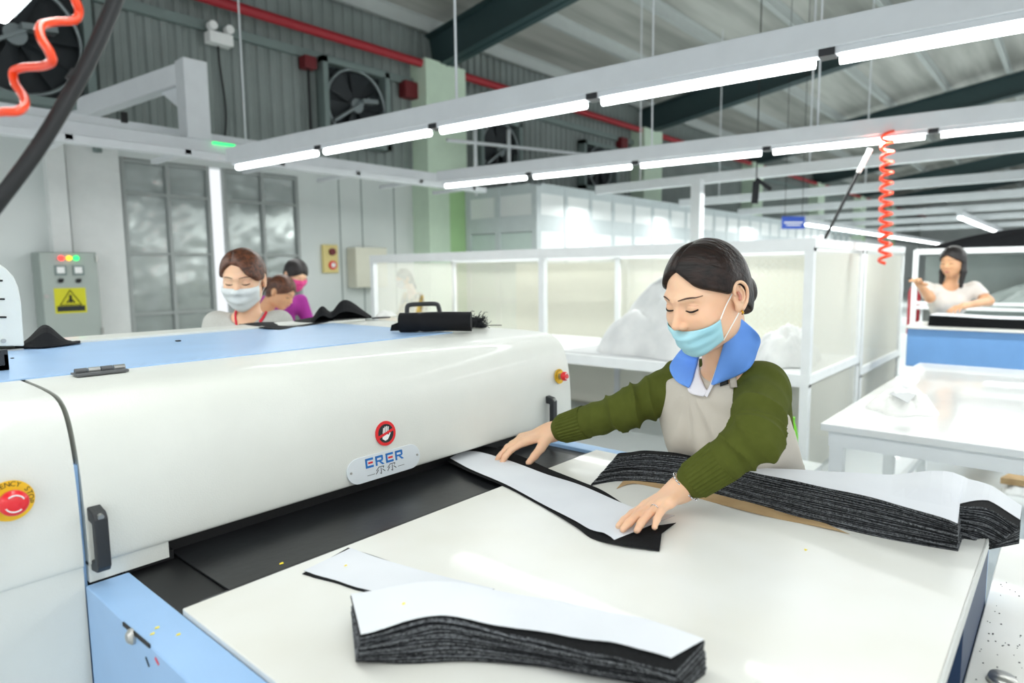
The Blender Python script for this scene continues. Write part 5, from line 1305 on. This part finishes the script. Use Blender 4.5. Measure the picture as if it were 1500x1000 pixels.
# bracelet and ring on the left wrist
c_ = W_L+(U(1106, 643, 1.31)-W_L)*.055; d_ = nrm(U(1106, 643, 1.31)-W_L); u_ = nrm(np.cross(d_, (0, 0, 1))); v_ = np.cross(d_, u_)
mb = MB()
for k in range(22):
    a0, a1 = 2*PI*k/22, 2*PI*(k+.8)/22
    P_ = [c_+d_*(.004*math.sin(a*1+1))+(u_*math.cos(a)+v_*math.sin(a))*.0345 for a in (a0, (a0+a1)/2, a1)]; mb.tube(P_, [.0014, .0026, .0014], 6)
mb.build('bracelet', 'silver', A_.root, smooth=True)
kp = hL.tips[2]; c_ = kp[0]+(kp[1]-kp[0])*.45; d_ = nrm(kp[1]-kp[0]); u_ = nrm(np.cross(d_, (0, 0, 1))); v_ = np.cross(d_, u_)
MB().tube([c_+(u_*math.cos(a)+v_*math.sin(a))*.0100 for a in np.linspace(0, 2*PI, 20, endpoint=False)], .0011, 6, closed=True).build('finger_ring', 'silver', A_.root, smooth=True)
def nails(P, hf):
    for k, pts in enumerate(hf.tips):
        d = nrm(pts[3]-pts[2]); N = hf.N if k < 4 else nrm(hf.T*-.0+hf.N); n = nrm(N-d*np.dot(N, d)); t = np.cross(d, n); c = pts[3]+n*hf.rs[k]*.80-d*.001
        G = np.array([[c+d*(a*.0055)+t*b*hf.rs[k]*.62-n*(b*b*.0012+max(0, a)*.0016) for b in np.linspace(-1, 1, 5)] for a in np.linspace(-1, 1, 4)])
        mb = MB(); slab(mb, G, n, .0008); mb.build('fingernail', 'nail', P.root, smooth=True)
mat('nail', 'f3c9b8', .25)
nails(A_, hR); nails(A_, hL)

# --- background people -----------------------------------------------------
def simple(label, px, d, heading, pitch, hs, topm, skin='skin', sh=.17, res=.007, armspec=None, neck=.0, roll=0, slim=.95, lean=0, zdrop=.16, cut=.95, shd=.035):
    H = U(px[0], px[1], d); h = math.radians(heading); f = V(math.cos(h), math.sin(h), 0); L_ = V(-math.sin(h), math.cos(h), 0)
    bh = armspec.get('body_heading', heading) if armspec else heading; h2 = math.radians(bh); f2 = V(math.cos(h2), math.sin(h2), 0); L2 = V(-math.sin(h2), math.cos(h2), 0)
    NB = H-f2*(.03+lean*.25)-V(0, 0, zdrop+.02); SL = NB+L2*sh-V(0, 0, shd); SR = NB-L2*sh-V(0, 0, shd); C = NB-f2*(.01+lean*.2)-V(0, 0, .17); WA = C-f2*lean*.25-V(0, 0, .22); PE = C-f2*lean*.3-V(0, 0, .38)
    a = armspec or {}
    EL = a.get('EL', SL+f2*.06+L2*.05-V(0, 0, .25)); ER = a.get('ER', SR+f2*.06-L2*.05-V(0, 0, .25))
    WL = a.get('WL', EL+f2*.22-L2*.06+V(0, 0, .0)); WR = a.get('WR', ER+f2*.22+L2*.06+V(0, 0, .0))
    c4 = [(.3, .4, .3)]*4
    hR_ = hand_parts(WR, WR-ER, V(0, 0, 1)+f*.01, 'R', c4); hL_ = hand_parts(WL, WL-EL, V(0, 0, 1)+f*.01, 'L', c4)
    P = make_person(label, H, heading, pitch, roll, hs, NB, SR, SL, ER, EL, WR, WL, C, WA, PE, hR_, hL_, skin=skin, res=res, slim=slim)
    P.NB = NB; P.C_ = C; P.f2 = f2
    def top(p):
        d = smin(P.torso(p, .012), P.arms(p, .010, cut=cut), .03)
        d = smax(d, -cap(p, NB+V(0, 0, .12), NB+f2*.03-V(0, 0, .01), .062, .062), .01)
        d = smax(d, -cap(p, NB+f2*.06, NB+f2*.12-V(0, 0, neck), .04, .012), .01)
        if armspec and 'short' in armspec:
            for S_, E_ in ((SR, ER), (SL, EL)):
                dd = nrm(E_-S_); cutp = S_+(E_-S_)*armspec['short']; v = (p-cutp)@dd; r = np.linalg.norm((p-cutp)-v[:, None]*dd, axis=1)
                d = smax(d, np.minimum(v, .075-r+np.maximum(0, -v)*9), .004)
                d = smax(d, -cap(p, E_, WR if E_ is ER else WL, .07), .004)
        return smax(d, PE[2]-.02-p[:, 2], .01)
    P.top = top; garment(P, 'top', top, topm, res)
    return P
B_ = simple('woman in grey top with white mask standing behind the machine', (357, 409), 2.74, 226, -14, 1.06, 'greyshirt', neck=.10, res=.0055, zdrop=.115, sh=.130, shd=.055)
face_bits(B_); face_mask(B_, 'maskwhite', ztop=-.014, zbot=-.116, zst=-.012, zsb=-.075, off=.006)
hair_cap(B_, 'hairbrown', hairline=.098, t=.012, part=.02, low=-.06, bangs=-1, streak=.4, h=.004)
v0 = B_.NB+B_.f2*.115
px_cloth(B_, 'neck_trim', [(347, 450), (343, 460), (345, 478)], [(350, 450), (346, 461), (348, 478)], lambda p: np.minimum(B_.top(p), B_.skinf(p)), .004, 'redtrim', th=.003, nu=10, nv=3)
px_cloth(B_, 'neck_trim', [(389, 455), (384, 463), (379, 470)], [(392, 457), (387, 466), (382, 473)], lambda p: np.minimum(B_.top(p), B_.skinf(p)), .004, 'redtrim', th=.003, nu=10, nv=3)
C1 = simple('woman in purple top with pink mask standing at the back wall', (433, 402), 5.0, -88, -30, 1.0, 'purple', lean=.5, neck=.02, armspec={'body_heading': -80})
face_mask(C1, 'maskpink', ztop=.0, zst=.0, pleats=False)
hair_cap(C1, 'hairdark', hairline=.06, t=.012, part=0, h=.005, extra=lambda q: cap(q, (0, -.10, .02), (0, -.125, -.10), .022, .012))
C2 = simple('seated girl with a brown ponytail and red top, head bowed', (412, 427), 4.35, -62, -32, .95, 'redshirt', skin='skin_tan', lean=.6, sh=.14, neck=.0, armspec={'body_heading': -60})
face_bits(C2); mouth_bits(C2)
hair_cap(C2, 'hairbrown', hairline=.065, t=.011, part=None, h=.005, extra=lambda q: smin(cap(q, (0, -.105, .03), (0, -.14, .0), .022, .028), cap(q, (0, -.14, .0), (0, -.13, -.11), .028, .012), .01))
C3 = simple('woman in a floral top with pale mask seen through the left rack bay', (592, 408), 7.7, 165, -14, 1.0, 'floral', lean=.3)
face_mask(C3, 'maskpale', ztop=.0, zst=.0, pleats=False)
hair_cap(C3, 'hairdark', hairline=.06, t=.012, part=0, h=.006, extra=lambda q: cap(q, (0, -.10, .0), (0, -.115, -.15), .02, .012))
dE = 5.55
D_ = simple('woman in cream T-shirt with long dark hair behind the blue machine', (1396, 383), dE, 158, -12, 1.08, 'cream_tee', skin='skin_tan', lean=.1, neck=.02, zdrop=.17, sh=.18, cut=.05,
    armspec={'body_heading': 200, 'EL': U(1448, 441, dE-.05), 'WL': U(1412, 448, dE-.22), 'ER': U(1362, 436, dE-.1), 'WR': U(1347, 416, dE-.28), 'short': .72})
face_bits(D_); mouth_bits(D_)
hair_cap(D_, 'hairdark', hairline=.075, t=.013, part=0, low=-.10, h=.005, ear=False, extra=lambda q: np.minimum(polycap(q, [(.066, -.02, 0), (.078, .01, -.08), (.075, .05, -.17)], [.022, .024, .014], .01), polycap(q, [(-.066, -.02, 0), (-.078, .01, -.08), (-.075, .05, -.19)], [.022, .024, .014], .01)))
